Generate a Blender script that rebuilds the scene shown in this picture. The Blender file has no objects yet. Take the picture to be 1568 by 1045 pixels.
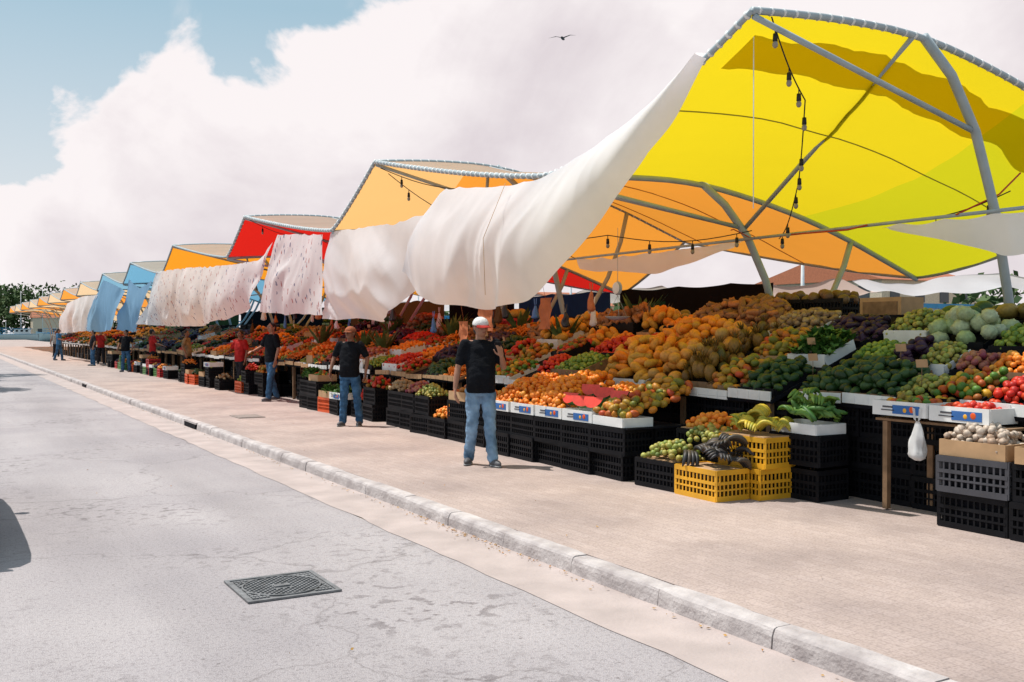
import bpy, bmesh, math, random
import numpy as np
from mathutils import Vector, Matrix, noise as mnoise
random.seed(7); rng=np.random.default_rng(7)
S=bpy.context.scene
S.view_settings.view_transform='Standard'; S.view_settings.look='None'; S.view_settings.exposure=0
R=math.radians
# ------------------------------------------------------------ materials
def nt(name):
    m=bpy.data.materials.new(name); m.use_nodes=True
    t=m.node_tree; b=t.nodes['Principled BSDF']; return m,t,b
def mat(name,c,rough=.7,var=.15,scale=8,bump=0,bscale=40,metal=0,spec=.4,c2=None,detail=4):
    m,t,b=nt(name); N=t.nodes; L=t.links
    tc=N.new('ShaderNodeTexCoord'); n=N.new('ShaderNodeTexNoise'); n.inputs['Scale'].default_value=scale; n.inputs['Detail'].default_value=detail
    L.new(tc.outputs['Object'],n.inputs['Vector'])
    r=N.new('ShaderNodeValToRGB'); r.color_ramp.elements[0].position=.3; r.color_ramp.elements[1].position=.7
    a=[max(0,x*(1-var)) for x in c]; d=[min(1,x*(1+var)) for x in (c2 or c)]
    r.color_ramp.elements[0].color=(*a,1); r.color_ramp.elements[1].color=(*d,1)
    L.new(n.outputs['Fac'],r.inputs['Fac']); L.new(r.outputs['Color'],b.inputs['Base Color'])
    b.inputs['Roughness'].default_value=rough; b.inputs['Metallic'].default_value=metal; b.inputs['Specular IOR Level'].default_value=spec
    if bump:
        n2=N.new('ShaderNodeTexNoise'); n2.inputs['Scale'].default_value=bscale; n2.inputs['Detail'].default_value=6
        L.new(tc.outputs['Object'],n2.inputs['Vector'])
        bp=N.new('ShaderNodeBump'); bp.inputs['Strength'].default_value=bump; bp.inputs['Distance'].default_value=.02
        L.new(n2.outputs['Fac'],bp.inputs['Height']); L.new(bp.outputs['Normal'],b.inputs['Normal'])
    return m
def fruitmat(name,cols,rough=.45,mul=1.0):
    m,t,b=nt(name); N=t.nodes; L=t.links
    g=N.new('ShaderNodeNewGeometry'); r=N.new('ShaderNodeValToRGB'); e=r.color_ramp.elements
    while len(e)<len(cols): e.new(.5)
    for i,c in enumerate(cols):
        e[i].position=i/max(1,len(cols)-1); e[i].color=(*[x*mul for x in c],1)
    L.new(g.outputs['Random Per Island'],r.inputs['Fac'])
    tc=N.new('ShaderNodeTexCoord'); n=N.new('ShaderNodeTexNoise'); n.inputs['Scale'].default_value=35; n.inputs['Detail'].default_value=3
    L.new(tc.outputs['Object'],n.inputs['Vector'])
    h=N.new('ShaderNodeHueSaturation'); mp=N.new('ShaderNodeMapRange'); mp.inputs['To Min'].default_value=.5; mp.inputs['To Max'].default_value=1.4
    L.new(n.outputs['Fac'],mp.inputs['Value']); L.new(mp.outputs['Result'],h.inputs['Value']); L.new(r.outputs['Color'],h.inputs['Color'])
    L.new(h.outputs['Color'],b.inputs['Base Color']); b.inputs['Roughness'].default_value=rough; b.inputs['Specular IOR Level'].default_value=.35
    return m
def fabric(name,under,top=None,tr=.55,pattern=None,trcol=None,bump=.12):
    m=bpy.data.materials.new(name); m.use_nodes=True; t=m.node_tree; N=t.nodes; L=t.links; N.clear()
    out=N.new('ShaderNodeOutputMaterial'); mx=N.new('ShaderNodeMixShader'); mx.inputs[0].default_value=tr
    d=N.new('ShaderNodeBsdfDiffuse'); s=N.new('ShaderNodeBsdfTranslucent')
    tc=N.new('ShaderNodeTexCoord'); n=N.new('ShaderNodeTexNoise'); n.inputs['Scale'].default_value=1.3; n.inputs['Detail'].default_value=5
    L.new(tc.outputs['Object'],n.inputs['Vector'])
    mp=N.new('ShaderNodeMapRange'); mp.inputs['From Min'].default_value=.3; mp.inputs['From Max'].default_value=.7; mp.inputs['To Min'].default_value=.9; mp.inputs['To Max'].default_value=1.04
    L.new(n.outputs['Fac'],mp.inputs['Value'])
    h=N.new('ShaderNodeHueSaturation'); L.new(mp.outputs['Result'],h.inputs['Value'])
    if top:
        g=N.new('ShaderNodeNewGeometry'); mc=N.new('ShaderNodeMix'); mc.data_type='RGBA'
        L.new(g.outputs['Backfacing'],mc.inputs[0]); mc.inputs[6].default_value=(*top,1); mc.inputs[7].default_value=(*under,1)
        L.new(mc.outputs[2],h.inputs['Color'])
    elif pattern:
        v=N.new('ShaderNodeTexVoronoi'); v.inputs['Scale'].default_value=6.5; v.inputs['Randomness'].default_value=.9
        mpp=N.new('ShaderNodeMapping'); mpp.inputs['Scale'].default_value=(.2,1.5,.75); mpp.inputs['Rotation'].default_value=(.6,0,0)
        L.new(tc.outputs['Object'],mpp.inputs['Vector'])
        wn=N.new('ShaderNodeTexNoise'); wn.inputs['Scale'].default_value=14
        va=N.new('ShaderNodeVectorMath'); va.operation='MULTIPLY_ADD'; va.inputs[1].default_value=(.12,.12,.12)
        L.new(tc.outputs['Object'],wn.inputs['Vector']); L.new(wn.outputs['Color'],va.inputs[0]); L.new(mpp.outputs['Vector'],va.inputs[2])
        L.new(va.outputs[0],v.inputs['Vector'])
        cr=N.new('ShaderNodeValToRGB'); cr.color_ramp.elements[0].position=.18; cr.color_ramp.elements[0].color=(1,1,1,1); cr.color_ramp.elements[1].position=.30; cr.color_ramp.elements[1].color=(0,0,0,1)
        L.new(v.outputs['Distance'],cr.inputs['Fac'])
        c2=N.new('ShaderNodeValToRGB'); e=c2.color_ramp.elements; c2.color_ramp.interpolation='CONSTANT'; e[0].color=(*pattern[0],1); e[1].position=.42; e[1].color=(*pattern[1],1); x=e.new(.62); x.color=(*under,1)
        L.new(v.outputs['Color'],c2.inputs['Fac'])
        mc=N.new('ShaderNodeMix'); mc.data_type='RGBA'; L.new(cr.outputs['Color'],mc.inputs[0]); mc.inputs[6].default_value=(*under,1); L.new(c2.outputs['Color'],mc.inputs[7])
        L.new(mc.outputs[2],h.inputs['Color'])
    else: h.inputs['Color'].default_value=(*under,1)
    L.new(h.outputs['Color'],d.inputs['Color'])
    if trcol or top: s.inputs['Color'].default_value=(*(trcol or under),1)
    else: L.new(h.outputs['Color'],s.inputs['Color'])
    n2=N.new('ShaderNodeTexNoise'); n2.inputs['Scale'].default_value=5; n2.inputs['Detail'].default_value=4
    L.new(tc.outputs['Object'],n2.inputs['Vector']); bp=N.new('ShaderNodeBump'); bp.inputs['Strength'].default_value=bump; bp.inputs['Distance'].default_value=.04
    L.new(n2.outputs['Fac'],bp.inputs['Height']); L.new(bp.outputs['Normal'],d.inputs['Normal'])
    L.new(d.outputs[0],mx.inputs[1]); L.new(s.outputs[0],mx.inputs[2]); L.new(mx.outputs[0],out.inputs['Surface'])
    return m
# ------------------------------------------------------------ mesh builder
class MB:
    def __init__(s): s.v=[]; s.f=[]; s.m=[]; s.s=[]
    def add(s,vs,fs,mi=0,sm=False,M=None):
        o=len(s.v)
        for p in vs:
            s.v.append(tuple(M@Vector(p)) if M is not None else tuple(p))
        for f in fs: s.f.append(tuple(i+o for i in f)); s.m.append(mi); s.s.append(sm)
    def box(s,c,d,mi=0,M=None,rot=None):
        x,y,z=[a/2 for a in d]
        vs=[(-x,-y,-z),(x,-y,-z),(x,y,-z),(-x,y,-z),(-x,-y,z),(x,-y,z),(x,y,z),(-x,y,z)]
        T=None
        if rot is not None: T=Matrix.Translation(c)@rot
        if M is not None: T=M@(T if T is not None else Matrix.Translation(c))
        if T is None:
            vs=[(a+c[0],b_+c[1],e+c[2]) for a,b_,e in vs]
        s.add(vs,[(0,3,2,1),(4,5,6,7),(0,1,5,4),(1,2,6,5),(2,3,7,6),(3,0,4,7)],mi,False,T)
    def tube(s,pts,r,seg=8,mi=0,sm=True,cap=True,M=None,sq=1.0):
        P=[Vector(p) for p in pts]; n=len(P); rs=r if isinstance(r,(list,tuple)) else [r]*n
        up=Vector((0,0,1)); vs=[]; 
        t0=(P[1]-P[0]).normalized()
        if abs(t0.dot(up))>.95: up=Vector((1,0,0))
        a=t0.cross(up).normalized()
        for i in range(n):
            t=(P[min(i+1,n-1)]-P[max(i-1,0)]).normalized()
            a=(a-t*a.dot(t)).normalized(); b=t.cross(a)
            for k in range(seg):
                w=2*math.pi*k/seg; vs.append(P[i]+(a*math.cos(w)+b*math.sin(w)*sq)*rs[i])
        fs=[]
        for i in range(n-1):
            for k in range(seg):
                fs.append((i*seg+k,i*seg+(k+1)%seg,(i+1)*seg+(k+1)%seg,(i+1)*seg+k))
        if cap: fs.append(tuple(range(seg))[::-1]); fs.append(tuple((n-1)*seg+k for k in range(seg)))
        s.add(vs,fs,mi,sm,M)
    def cap(s,p0,p1,r0,r1,seg=12,mi=0,sq=1.0):
        p0=Vector(p0);p1=Vector(p1);d=(p1-p0); l=d.length; d=d/l if l>1e-6 else Vector((0,0,1))
        pts=[];rs=[]
        for a in (-80,-50,-25): pts.append(p0+d*r0*math.sin(R(a))); rs.append(r0*math.cos(R(a)))
        pts+= [p0,p0.lerp(p1,.5),p1]; rs+=[r0,(r0+r1)/2,r1]
        for a in (25,50,80): pts.append(p1+d*r1*math.sin(R(a))); rs.append(r1*math.cos(R(a)))
        s.tube(pts,rs,seg,mi,sq=sq)
    def ell(s,c,d,mi=0,nu=16,nv=10,M=None,rot=None,zmin=-2,zmax=2):
        vs=[];fs=[]
        for i in range(nv+1):
            t=math.pi*i/nv; z=-math.cos(t); rr=math.sin(t)
            z=max(zmin,min(zmax,z)); rr=max(rr,.003)
            for k in range(nu):
                w=2*math.pi*k/nu; vs.append((d[0]*rr*math.cos(w),d[1]*rr*math.sin(w),d[2]*z))
        for i in range(nv):
            for k in range(nu): fs.append((i*nu+k,i*nu+(k+1)%nu,(i+1)*nu+(k+1)%nu,(i+1)*nu+k))
        fs.append(tuple(range(nu))[::-1]); fs.append(tuple(nv*nu+k for k in range(nu)))
        T=Matrix.Translation(c)
        if rot is not None: T=T@rot
        if M is not None: T=M@T
        s.add(vs,fs,mi,True,T)
    def loft(s,secs,seg=20,mi=0,cap=True):
        vs=[];fs=[]
        for (cx,cy,z,rx,ry) in secs:
            for k in range(seg):
                w=2*math.pi*k/seg; c=math.cos(w); q=math.sin(w)
                vs.append((cx+rx*math.copysign(abs(c)**.85,c),cy+ry*math.copysign(abs(q)**.85,q),z))
        n=len(secs)
        for i in range(n-1):
            for k in range(seg): fs.append((i*seg+k,i*seg+(k+1)%seg,(i+1)*seg+(k+1)%seg,(i+1)*seg+k))
        if cap: fs.append(tuple(range(seg))[::-1]); fs.append(tuple((n-1)*seg+k for k in range(seg)))
        s.add(vs,fs,mi,True)
    def mesh(s,name,mats):
        me=bpy.data.meshes.new(name); me.from_pydata(s.v,[],s.f)
        for m in mats: me.materials.append(m)
        me.polygons.foreach_set('material_index',s.m); me.polygons.foreach_set('use_smooth',s.s); me.update(); return me
    def make(s,name,mats,parent=None,loc=None,rz=0):
        return obj(name,s.mesh(name,mats),parent,loc,rz)
def obj(name,me,parent=None,loc=None,rz=0):
    o=bpy.data.objects.new(name,me); S.collection.objects.link(o)
    if parent: o.parent=parent
    if loc: o.location=loc
    o.rotation_euler[2]=rz; return o
def empty(name,loc=(0,0,0),rz=0):
    o=bpy.data.objects.new(name,None); S.collection.objects.link(o); o.location=loc; o.rotation_euler[2]=rz; o.empty_display_size=.2; return o
def npmesh(name,V,F,m,smooth=True):
    me=bpy.data.meshes.new(name); me.vertices.add(len(V)); me.vertices.foreach_set('co',np.ascontiguousarray(V,dtype=np.float32).ravel())
    n=len(F); me.loops.add(n*3); me.loops.foreach_set('vertex_index',np.ascontiguousarray(F,dtype=np.int32).ravel())
    me.polygons.add(n); me.polygons.foreach_set('loop_start',np.arange(n,dtype=np.int32)*3)
    me.polygons.foreach_set('use_smooth',np.full(n,smooth)); me.update(calc_edges=True)
    me.materials.append(m); return me
# ------------------------------------------------------------ common mats
STEEL=mat('painted_steel',(.33,.39,.42),.45,.1,6)
LACE=mat('lacing_rope',(.7,.72,.72),.8,.1)
BLACKP=mat('black_plastic',(.007,.007,.009),.6,.3,spec=.15)
YELP=mat('yellow_plastic',(.72,.36,.02),.45,.2,3)
ORP=mat('orange_plastic',(.7,.09,.01),.45,.12)
GRNP=mat('green_plastic',(.10,.25,.07),.45,.12)
REDP=mat('red_plastic',(.5,.02,.02),.45,.12)
GREYP=mat('grey_plastic',(.06,.06,.07),.5,.15)
WHITE=mat('white_foam',(.72,.72,.71),.8,.08)
CARD=mat('cardboard',(.45,.28,.15),.9,.12)
WOOD=mat('wood',(.22,.13,.07),.8,.25,12)
DARK=mat('dark_tarp',(.010,.010,.014),.8,.3,spec=.1)
BLUEC=mat('blue_carton',(.03,.12,.35),.7,.2,3)
WIRE=mat('black_wire',(.01,.01,.01),.6)
BULB=mat('bulb_glass',(.25,.22,.18),.15,.1)
REDCORD=mat('red_cord',(.5,.05,.02),.7)
# ------------------------------------------------------------ ground, road
PZ=.12
def roadmat():
    m,t,b=nt('worn_asphalt'); N=t.nodes; L=t.links
    tc=N.new('ShaderNodeTexCoord')
    def nz(s,d=5,v=None):
        n=N.new('ShaderNodeTexNoise'); n.inputs['Scale'].default_value=s; n.inputs['Detail'].default_value=d; L.new(v or tc.outputs['Object'],n.inputs['Vector']); return n
    def ramp(n,p0,c0,p1,c1,o='Fac'):
        r=N.new('ShaderNodeValToRGB'); r.color_ramp.elements[0].position=p0; r.color_ramp.elements[1].position=p1
        r.color_ramp.elements[0].color=(*c0,1); r.color_ramp.elements[1].color=(*c1,1); L.new(n.outputs[o],r.inputs['Fac']); return r
    mp=N.new('ShaderNodeMapping'); mp.inputs['Scale'].default_value=(1,.13,1); L.new(tc.outputs['Object'],mp.inputs['Vector'])
    a=ramp(nz(1.1,7,mp.outputs['Vector']),.3,(.335,.305,.31),.68,(.43,.395,.40))
    sp=ramp(nz(150,3),.36,(.62,.62,.64),.58,(1.06,1.06,1.06))
    sp2=ramp(nz(38,4),.34,(.78,.77,.77),.5,(1,1,1))
    big=ramp(nz(.45,5),.35,(.86,.85,.86),.6,(1.04,1.03,1.02))
    pm=ramp(nz(.55,3),.48,(0,0,0),.64,(1,1,1)); st=ramp(nz(9,7),.38,(.60,.58,.58),.46,(1,1,1))
    vo=N.new('ShaderNodeTexVoronoi'); vo.inputs['Scale'].default_value=6; L.new(tc.outputs['Object'],vo.inputs['Vector'])
    vd=ramp(vo,.04,(.28,.25,.23),.085,(1,1,1),'Distance')
    # long fine cracks
    cv=N.new('ShaderNodeTexVoronoi'); cv.feature='DISTANCE_TO_EDGE'; cv.inputs['Scale'].default_value=.32
    wv=N.new('ShaderNodeVectorMath'); wv.operation='MULTIPLY_ADD'; wv.inputs[1].default_value=(.9,.9,0); L.new(nz(1.6,6).outputs['Color'],wv.inputs[0]); L.new(tc.outputs['Object'],wv.inputs[2]); L.new(wv.outputs[0],cv.inputs['Vector'])
    cd=ramp(cv,.0015,(.5,.48,.47),.0045,(1,1,1),'Distance')
    def mul(x,y,f=1):
        k=N.new('ShaderNodeMix'); k.data_type='RGBA'; k.blend_type='MULTIPLY'
        if isinstance(f,(int,float)): k.inputs[0].default_value=f
        else: L.new(f,k.inputs[0])
        L.new(x,k.inputs[6]); L.new(y,k.inputs[7]); return k.outputs[2]
    c=mul(mul(mul(mul(mul(mul(a.outputs[0],sp.outputs[0]),sp2.outputs[0]),st.outputs[0],pm.outputs[0]),vd.outputs[0],.6),big.outputs[0]),cd.outputs[0],.55)
    L.new(c,b.inputs['Base Color']); b.inputs['Roughness'].default_value=.9
    bp=N.new('ShaderNodeBump'); bp.inputs['Strength'].default_value=.5; bp.inputs['Distance'].default_value=.008
    L.new(nz(110,6).outputs['Fac'],bp.inputs['Height']); L.new(bp.outputs['Normal'],b.inputs['Normal'])
    return m
def pavemat():
    m,t,b=nt('paver_bricks'); N=t.nodes; L=t.links
    tc=N.new('ShaderNodeTexCoord'); mp=N.new('ShaderNodeMapping'); mp.inputs['Rotation'].default_value=(0,0,R(90)); L.new(tc.outputs['Object'],mp.inputs['Vector'])
    br=N.new('ShaderNodeTexBrick'); br.inputs['Scale'].default_value=1; br.inputs['Brick Width'].default_value=.2; br.inputs['Row Height'].default_value=.1
    br.inputs['Mortar Size'].default_value=.003; br.inputs['Color1'].default_value=(.42,.335,.305,1); br.inputs['Color2'].default_value=(.38,.30,.27,1); br.inputs['Mortar'].default_value=(.32,.25,.23,1)
    L.new(mp.outputs['Vector'],br.inputs['Vector'])
    def nzr(s,d,p0,c0,p1,c1):
        n=N.new('ShaderNodeTexNoise'); n.inputs['Scale'].default_value=s; n.inputs['Detail'].default_value=d; L.new(tc.outputs['Object'],n.inputs['Vector'])
        r=N.new('ShaderNodeValToRGB'); r.color_ramp.elements[0].position=p0; r.color_ramp.elements[0].color=(*c0,1); r.color_ramp.elements[1].position=p1; r.color_ramp.elements[1].color=(*c1,1)
        L.new(n.outputs['Fac'],r.inputs['Fac']); return r.outputs[0]
    vo=N.new('ShaderNodeTexVoronoi'); vo.inputs['Scale'].default_value=5; L.new(tc.outputs['Object'],vo.inputs['Vector'])
    vr=N.new('ShaderNodeValToRGB'); vr.color_ramp.elements[0].position=.03; vr.color_ramp.elements[0].color=(.5,.45,.43,1); vr.color_ramp.elements[1].position=.07; vr.color_ramp.elements[1].color=(1,1,1,1); L.new(vo.outputs['Distance'],vr.inputs['Fac'])
    def mul(x,y,f=1):
        k=N.new('ShaderNodeMix'); k.data_type='RGBA'; k.blend_type='MULTIPLY'; k.inputs[0].default_value=f; L.new(x,k.inputs[6]); L.new(y,k.inputs[7]); return k.outputs[2]
    c=mul(mul(mul(br.outputs['Color'],nzr(.9,8,.32,(.78,.77,.78),.62,(1.05,1.04,1.03))),vr.outputs['Color'],.7),nzr(60,4,.35,(.8,.8,.8),.55,(1.05,1.05,1.05)))
    L.new(c,b.inputs['Base Color']); b.inputs['Roughness'].default_value=.9
    bp=N.new('ShaderNodeBump'); bp.inputs['Strength'].default_value=.3; bp.inputs['Distance'].default_value=.006; bp.invert=True
    L.new(br.outputs['Fac'],bp.inputs['Height']); L.new(bp.outputs['Normal'],b.inputs['Normal'])
    return m
KERBM=mat('kerb_concrete',(.40,.35,.345),.9,.2,5,.6,30,c2=(.45,.41,.40),detail=9)
GUT=mat('gutter_concrete',(.41,.34,.32),.9,.15,2.5,.3,40,detail=10)
SAND=mat('sandy_ground',(.3,.25,.2),.95,.15,.5,.3,20)
b=MB(); b.box((-200,60,-.504),(428.4,300,1)); b.make('ground',[SAND])
b=MB(); b.add([(-3.2,-30,0),(3.42,-30,0),(3.42,205,0),(-3.2,205,0)],[(0,1,2,3)]); b.make('road',[roadmat()])
b=MB()
ys=np.arange(-12,205,.25); vs=[]
for yy in ys: vs+= [(3.40+.05*mnoise.noise(Vector((yy*1.3,0,0)))+.02*mnoise.noise(Vector((yy*6,2,0))),yy,.004),(3.955,yy,.004)]
b.add(vs,[(2*i,2*i+1,2*i+3,2*i+2) for i in range(len(ys)-1)]); b.make('gutter',[GUT])
PAVE=pavemat()
b=MB(); b.box((9.15,90,PZ/2),(10.1,230,PZ)); b.make('pavement',[PAVE])
b=MB()
y=-12.0
while y<200:
    l=1.0; dz=random.uniform(-.005,.005); dx=random.uniform(-.007,.007); g=.004
    if abs(y+.5-18.5)<.5 or abs(y+.5-33.5)<.5:
        b.box((4.02+dx,y+.5,PZ-.012),(.15,1-.016,.03)); y+=l; continue
    pr=[(3.95,0),(3.957,PZ-.045),(3.966,PZ-.018),(3.98,PZ-.004),(4.0,PZ+.003),(4.098,PZ+.004),(4.098,0)]
    st=[]
    q=7
    for i in range(q+1):
        yy=y+g+(l-2*g)*i/q; ed=-.006 if i in(0,q) else 0
        for p in pr:
            jn=.009*mnoise.noise(Vector((yy*4,p[1]*20,p[0]*5)))
            st.append((p[0]+dx*(p[0]<4.05)-ed*(p[0]<3.97)+jn*(p[1]>0),yy,p[1]+(dz+ed*.5+jn*.5)*(p[1]>0)))
    n=len(pr); b.add(st,[(j*n+i,(j+1)*n+i,(j+1)*n+(i+1)%n,j*n+(i+1)%n) for j in range(q) for i in range(n)]+[tuple(range(n)),tuple(range(q*n,q*n+n))[::-1]])
    y+=l
b.make('kerb',[KERBM])
b=MB()
for yy in (18.5,33.5): b.box((4.01,yy,.05),(.13,.9,.09))
b.make('kerb_drain_inlet',[DARK])
b=MB(); b.box((-3.3,90,.06),(.2,230,.12)); b.make('kerb',[KERBM])
b=MB(); b.box((-6.4,90,.055),(6,230,.11)); b.make('pavement',[PAVE])
b=MB(); b.box((5.1,18.9,PZ+.006),(.5,.7,.012)); b.box((5.1,18.9,PZ+.012),(.4,.6,.008)); b.make('utility_cover',[mat('concrete_cover',(.25,.21,.19),.9)])
IRON=mat('cast_iron',(.17,.17,.175),.65,.3,10,.3,60,metal=.2)
b=MB(); cx,cy=2.03,6.66
b.box((cx,cy,.004),(.62,.62,.008))
for s_ in (-1,1):
    b.box((cx+s_*.3,cy,.01),(.03,.63,.012)); b.box((cx,cy+s_*.3,.01),(.57,.03,.012))
N=64; ring=[(cx+.26*math.cos(2*math.pi*i/N),cy+.26*math.sin(2*math.pi*i/N),.014) for i in range(N+1)]
b.tube(ring,.007,6)
for i in range(-11,12):
    x=i*.0235
    for j in range(-11,12):
        yq=j*.0235
        r_=math.hypot(x,yq)
        if r_<.245: 
            if (i+j)%2==0 and r_>.07: b.box((cx+x,cy+yq,.012),(.016,.016,.01))
        elif r_>.275 and max(abs(x),abs(yq))<.275 and j%2==0: b.box((cx+x,cy+yq,.012),(.018,.03,.01))
b.box((cx,cy,.012),(.11,.05,.012))
b.make('manhole_cover',[IRON])
m,t,bb=nt('harbour_water'); bb.inputs['Base Color'].default_value=(.05,.12,.14,1); bb.inputs['Roughness'].default_value=.15
n=t.nodes.new('ShaderNodeTexNoise'); n.inputs['Scale'].default_value=.8; n.inputs['Detail'].default_value=5
tc=t.nodes.new('ShaderNodeTexCoord'); t.links.new(tc.outputs['Object'],n.inputs['Vector'])
bp=t.nodes.new('ShaderNodeBump'); bp.inputs['Strength'].default_value=.4; bp.inputs['Distance'].default_value=.2; t.links.new(n.outputs['Fac'],bp.inputs['Height']); t.links.new(bp.outputs['Normal'],bb.inputs['Normal'])
b=MB(); b.add([(-2500,-2500,-.7),(2500,-2500,-.7),(2500,2500,-.7),(-2500,2500,-.7)],[(0,1,2,3)]); b.make('water',[m])
b=MB(); b.box((90,100,-.3),(60,700,1.2)); b.box((-100,330,-.3),(318,60,1.4)); b.make('far_shore_ground',[SAND])
# ------------------------------------------------------------ foliage masses
LEAF=fruitmat('tree_foliage',[(.03,.065,.02),(.06,.11,.03),(.11,.16,.06)],.8)
def leafmass(name,clumps,n,size,parent=None):
    tot=sum(c[3]*c[4]*c[5] for c in clumps)
    P=[]
    for (x,y,z,rx,ry,rz) in clumps:
        k=max(60,int(n*rx*ry*rz/tot)); q=rng.normal(size=(k,3)); q/=np.linalg.norm(q,axis=1)[:,None]; q*=(rng.uniform(.45,1,size=(k,1))**.5)*rng.uniform(.85,1.12,size=(k,1))
        P.append(q*np.array([rx,ry,rz])+np.array([x,y,z]))
    P=np.concatenate(P); k=len(P)
    a=rng.normal(size=(k,3)); a/=np.linalg.norm(a,axis=1)[:,None]; c=rng.normal(size=(k,3)); c-=a*(a*c).sum(1)[:,None]; c/=np.linalg.norm(c,axis=1)[:,None]
    s=size*rng.uniform(.6,1.3,size=(k,1))
    V=np.stack([P-a*s,P+c*s*.6,P+a*s,P-c*s*.6],1).reshape(-1,3)
    o=np.arange(k)[:,None]*4; F=np.concatenate([o+np.array([[0,1,2]]),o+np.array([[0,2,3]])])
    return obj(name,npmesh(name,V,F,LEAF,False),parent)
cl=[]
for i in range(70):
    x=random.uniform(-30,60); h=random.uniform(8,14); cl.append((x,random.uniform(302,312),h*.6,random.uniform(4,8),4,h*.55))
for i in range(30):
    x=random.uniform(-30,20); cl.append((x,325,10,8,4,5))
leafmass('distant_trees',cl,18000,.6)
cl=[]
for i in range(90):
    y=random.uniform(0,220); h=random.uniform(2.5,5.5); cl.append((random.uniform(62,66),y,h*.55,3,random.uniform(2,5),h*.5))
leafmass('shore_trees',cl,22000,.4)
BARK=mat('bark',(.12,.09,.06),.95,.3,8,.8,20)
def tree(x,y,h,r):
    root=empty('shade_tree',(x,y,.1)); b=MB()
    b.tube([(0,0,0),(.1,.05,h*.2),(0,.1,h*.42)],[.28,.2,.17],10); cl=[]
    for i in range(13):
        a=i*2.4; rr=r*(.2+.5*random.random()); p=Vector((math.cos(a)*rr,math.sin(a)*rr,h*random.uniform(.6,.9)))
        b.tube([(0,.1,h*.38),Vector((p.x*.4,p.y*.4,h*.52)),p],[.12,.07,.02],6); s_=r*random.uniform(.26,.36); cl.append((p.x,p.y,p.z,s_,s_,s_*.6))
    b.make('trunk',[BARK],root); leafmass('crown',cl,24000,.12,root)
tree(-3.75,35.5,11,4.8); tree(-3.8,46,11.5,5.2)
WALLS=[mat('cream_wall',(.6,.5,.38),.9),mat('roof_tiles',(.35,.12,.06),.9),mat('window_dark',(.05,.06,.07),.3)]
def building(x,y,w,d,h):
    b=MB(); b.box((0,0,h/2),(w,d,h),0)
    b.add([(-w/2-.3,-d/2-.3,h),(w/2+.3,-d/2-.3,h),(w/2+.3,d/2+.3,h),(-w/2-.3,d/2+.3,h),(-w/2,0,h+2),(w/2,0,h+2)],[(0,1,5,4),(2,3,4,5),(1,2,5),(3,0,4),(3,2,1,0)],1)
    k=int(w//3)
    for i in range(k):
        for z in np.arange(1.4,h-1,3): b.box((-w/2+(i+.5)*w/k,-d/2-.02,z),(1.1,.06,1.3),2)
    k=int(d//3)
    for i in range(k):
        for z in np.arange(1.4,h-1,3): b.box((-w/2-.02,-d/2+(i+.5)*d/k,z),(.06,1.1,1.3),2)
    b.make('harbour_house',WALLS,loc=(x,y,.3))
building(5,296,16,8,4.5); building(70,60,12,14,5.5); building(72,110,10,20,4.5); building(32,296,20,8,5)
# ------------------------------------------------------------ canopy roofs
XF,XB=6.4,13.1
gx=np.array([6.4,7.0,7.5,8.6,9.5,10.5,11.5,12.4,13.1]); gz=np.array([0,.06,.1,.12,.0,-.2,-.48,-.8,-1.05])
def G(x): return float(np.interp(x,gx,gz))
def Gs(x): return (G(x-.35)+G(x)+G(x+.35))/3 if 6.8<x<12.7 else G(x)
peaks=[(6.74,4.65),(15.7,4.6),(23.9,4.49),(32.3,4.42),(40.2,4.35),(47.6,4.3),(55.5,4.25),(63.4,4.2),(71.5,4.2),(79.5,4.2),(87.5,4.2),(96,4.2),(104,4.2),(112,4.2)]
valley=[10.2,17.8,25.6,34.1,42.0,49.4,57.3,65.2,73.3,81.3,89.3,98,106,114]
VZ=3.63
def front(k,y):
    yp,zp=peaks[k]
    if k==0:
        s_=(valley[0]-y)/(valley[0]-yp); return VZ+(zp-VZ)*max(0,s_)**1.6
    v0=valley[k-1]; v1=valley[k]
    if y<=yp: return VZ+(zp-VZ)*max(0,(y-v0)/(yp-v0))**1.2
    return VZ+(zp-VZ)*max(0,(v1-y)/(v1-yp))**1.15
CREAM=(.72,.62,.50)
cols=[((.60,.46,.006),(.68,.52,.012)),((.72,.30,.05),(.74,.28,.035)),((.6,.02,.01),(.55,.015,.01)),((.75,.28,.02),(.75,.28,.02)),
      ((.12,.33,.5),(.15,.35,.5)),((.2,.38,.5),(.2,.38,.5)),((.7,.5,.3),(.7,.5,.3)),((.8,.3,.05),(.8,.3,.05))]
cm=[fabric('canvas',u_,(.75,.7,.1) if i==0 else CREAM,.6,trcol=t_) for i,(u_,t_) in enumerate(cols)]
LIME=fabric('canvas_lime',(.48,.45,.006),(.6,.65,.1),.6,trcol=(.54,.50,.012))
PEACH=fabric('canvas_peach',(.72,.42,.17),CREAM,.6,trcol=(.78,.44,.16))
SEAM=mat('canvas_seam',(.3,.27,.03),.8); SEAMB=mat('seam_brown',(.35,.16,.05),.8)
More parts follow.
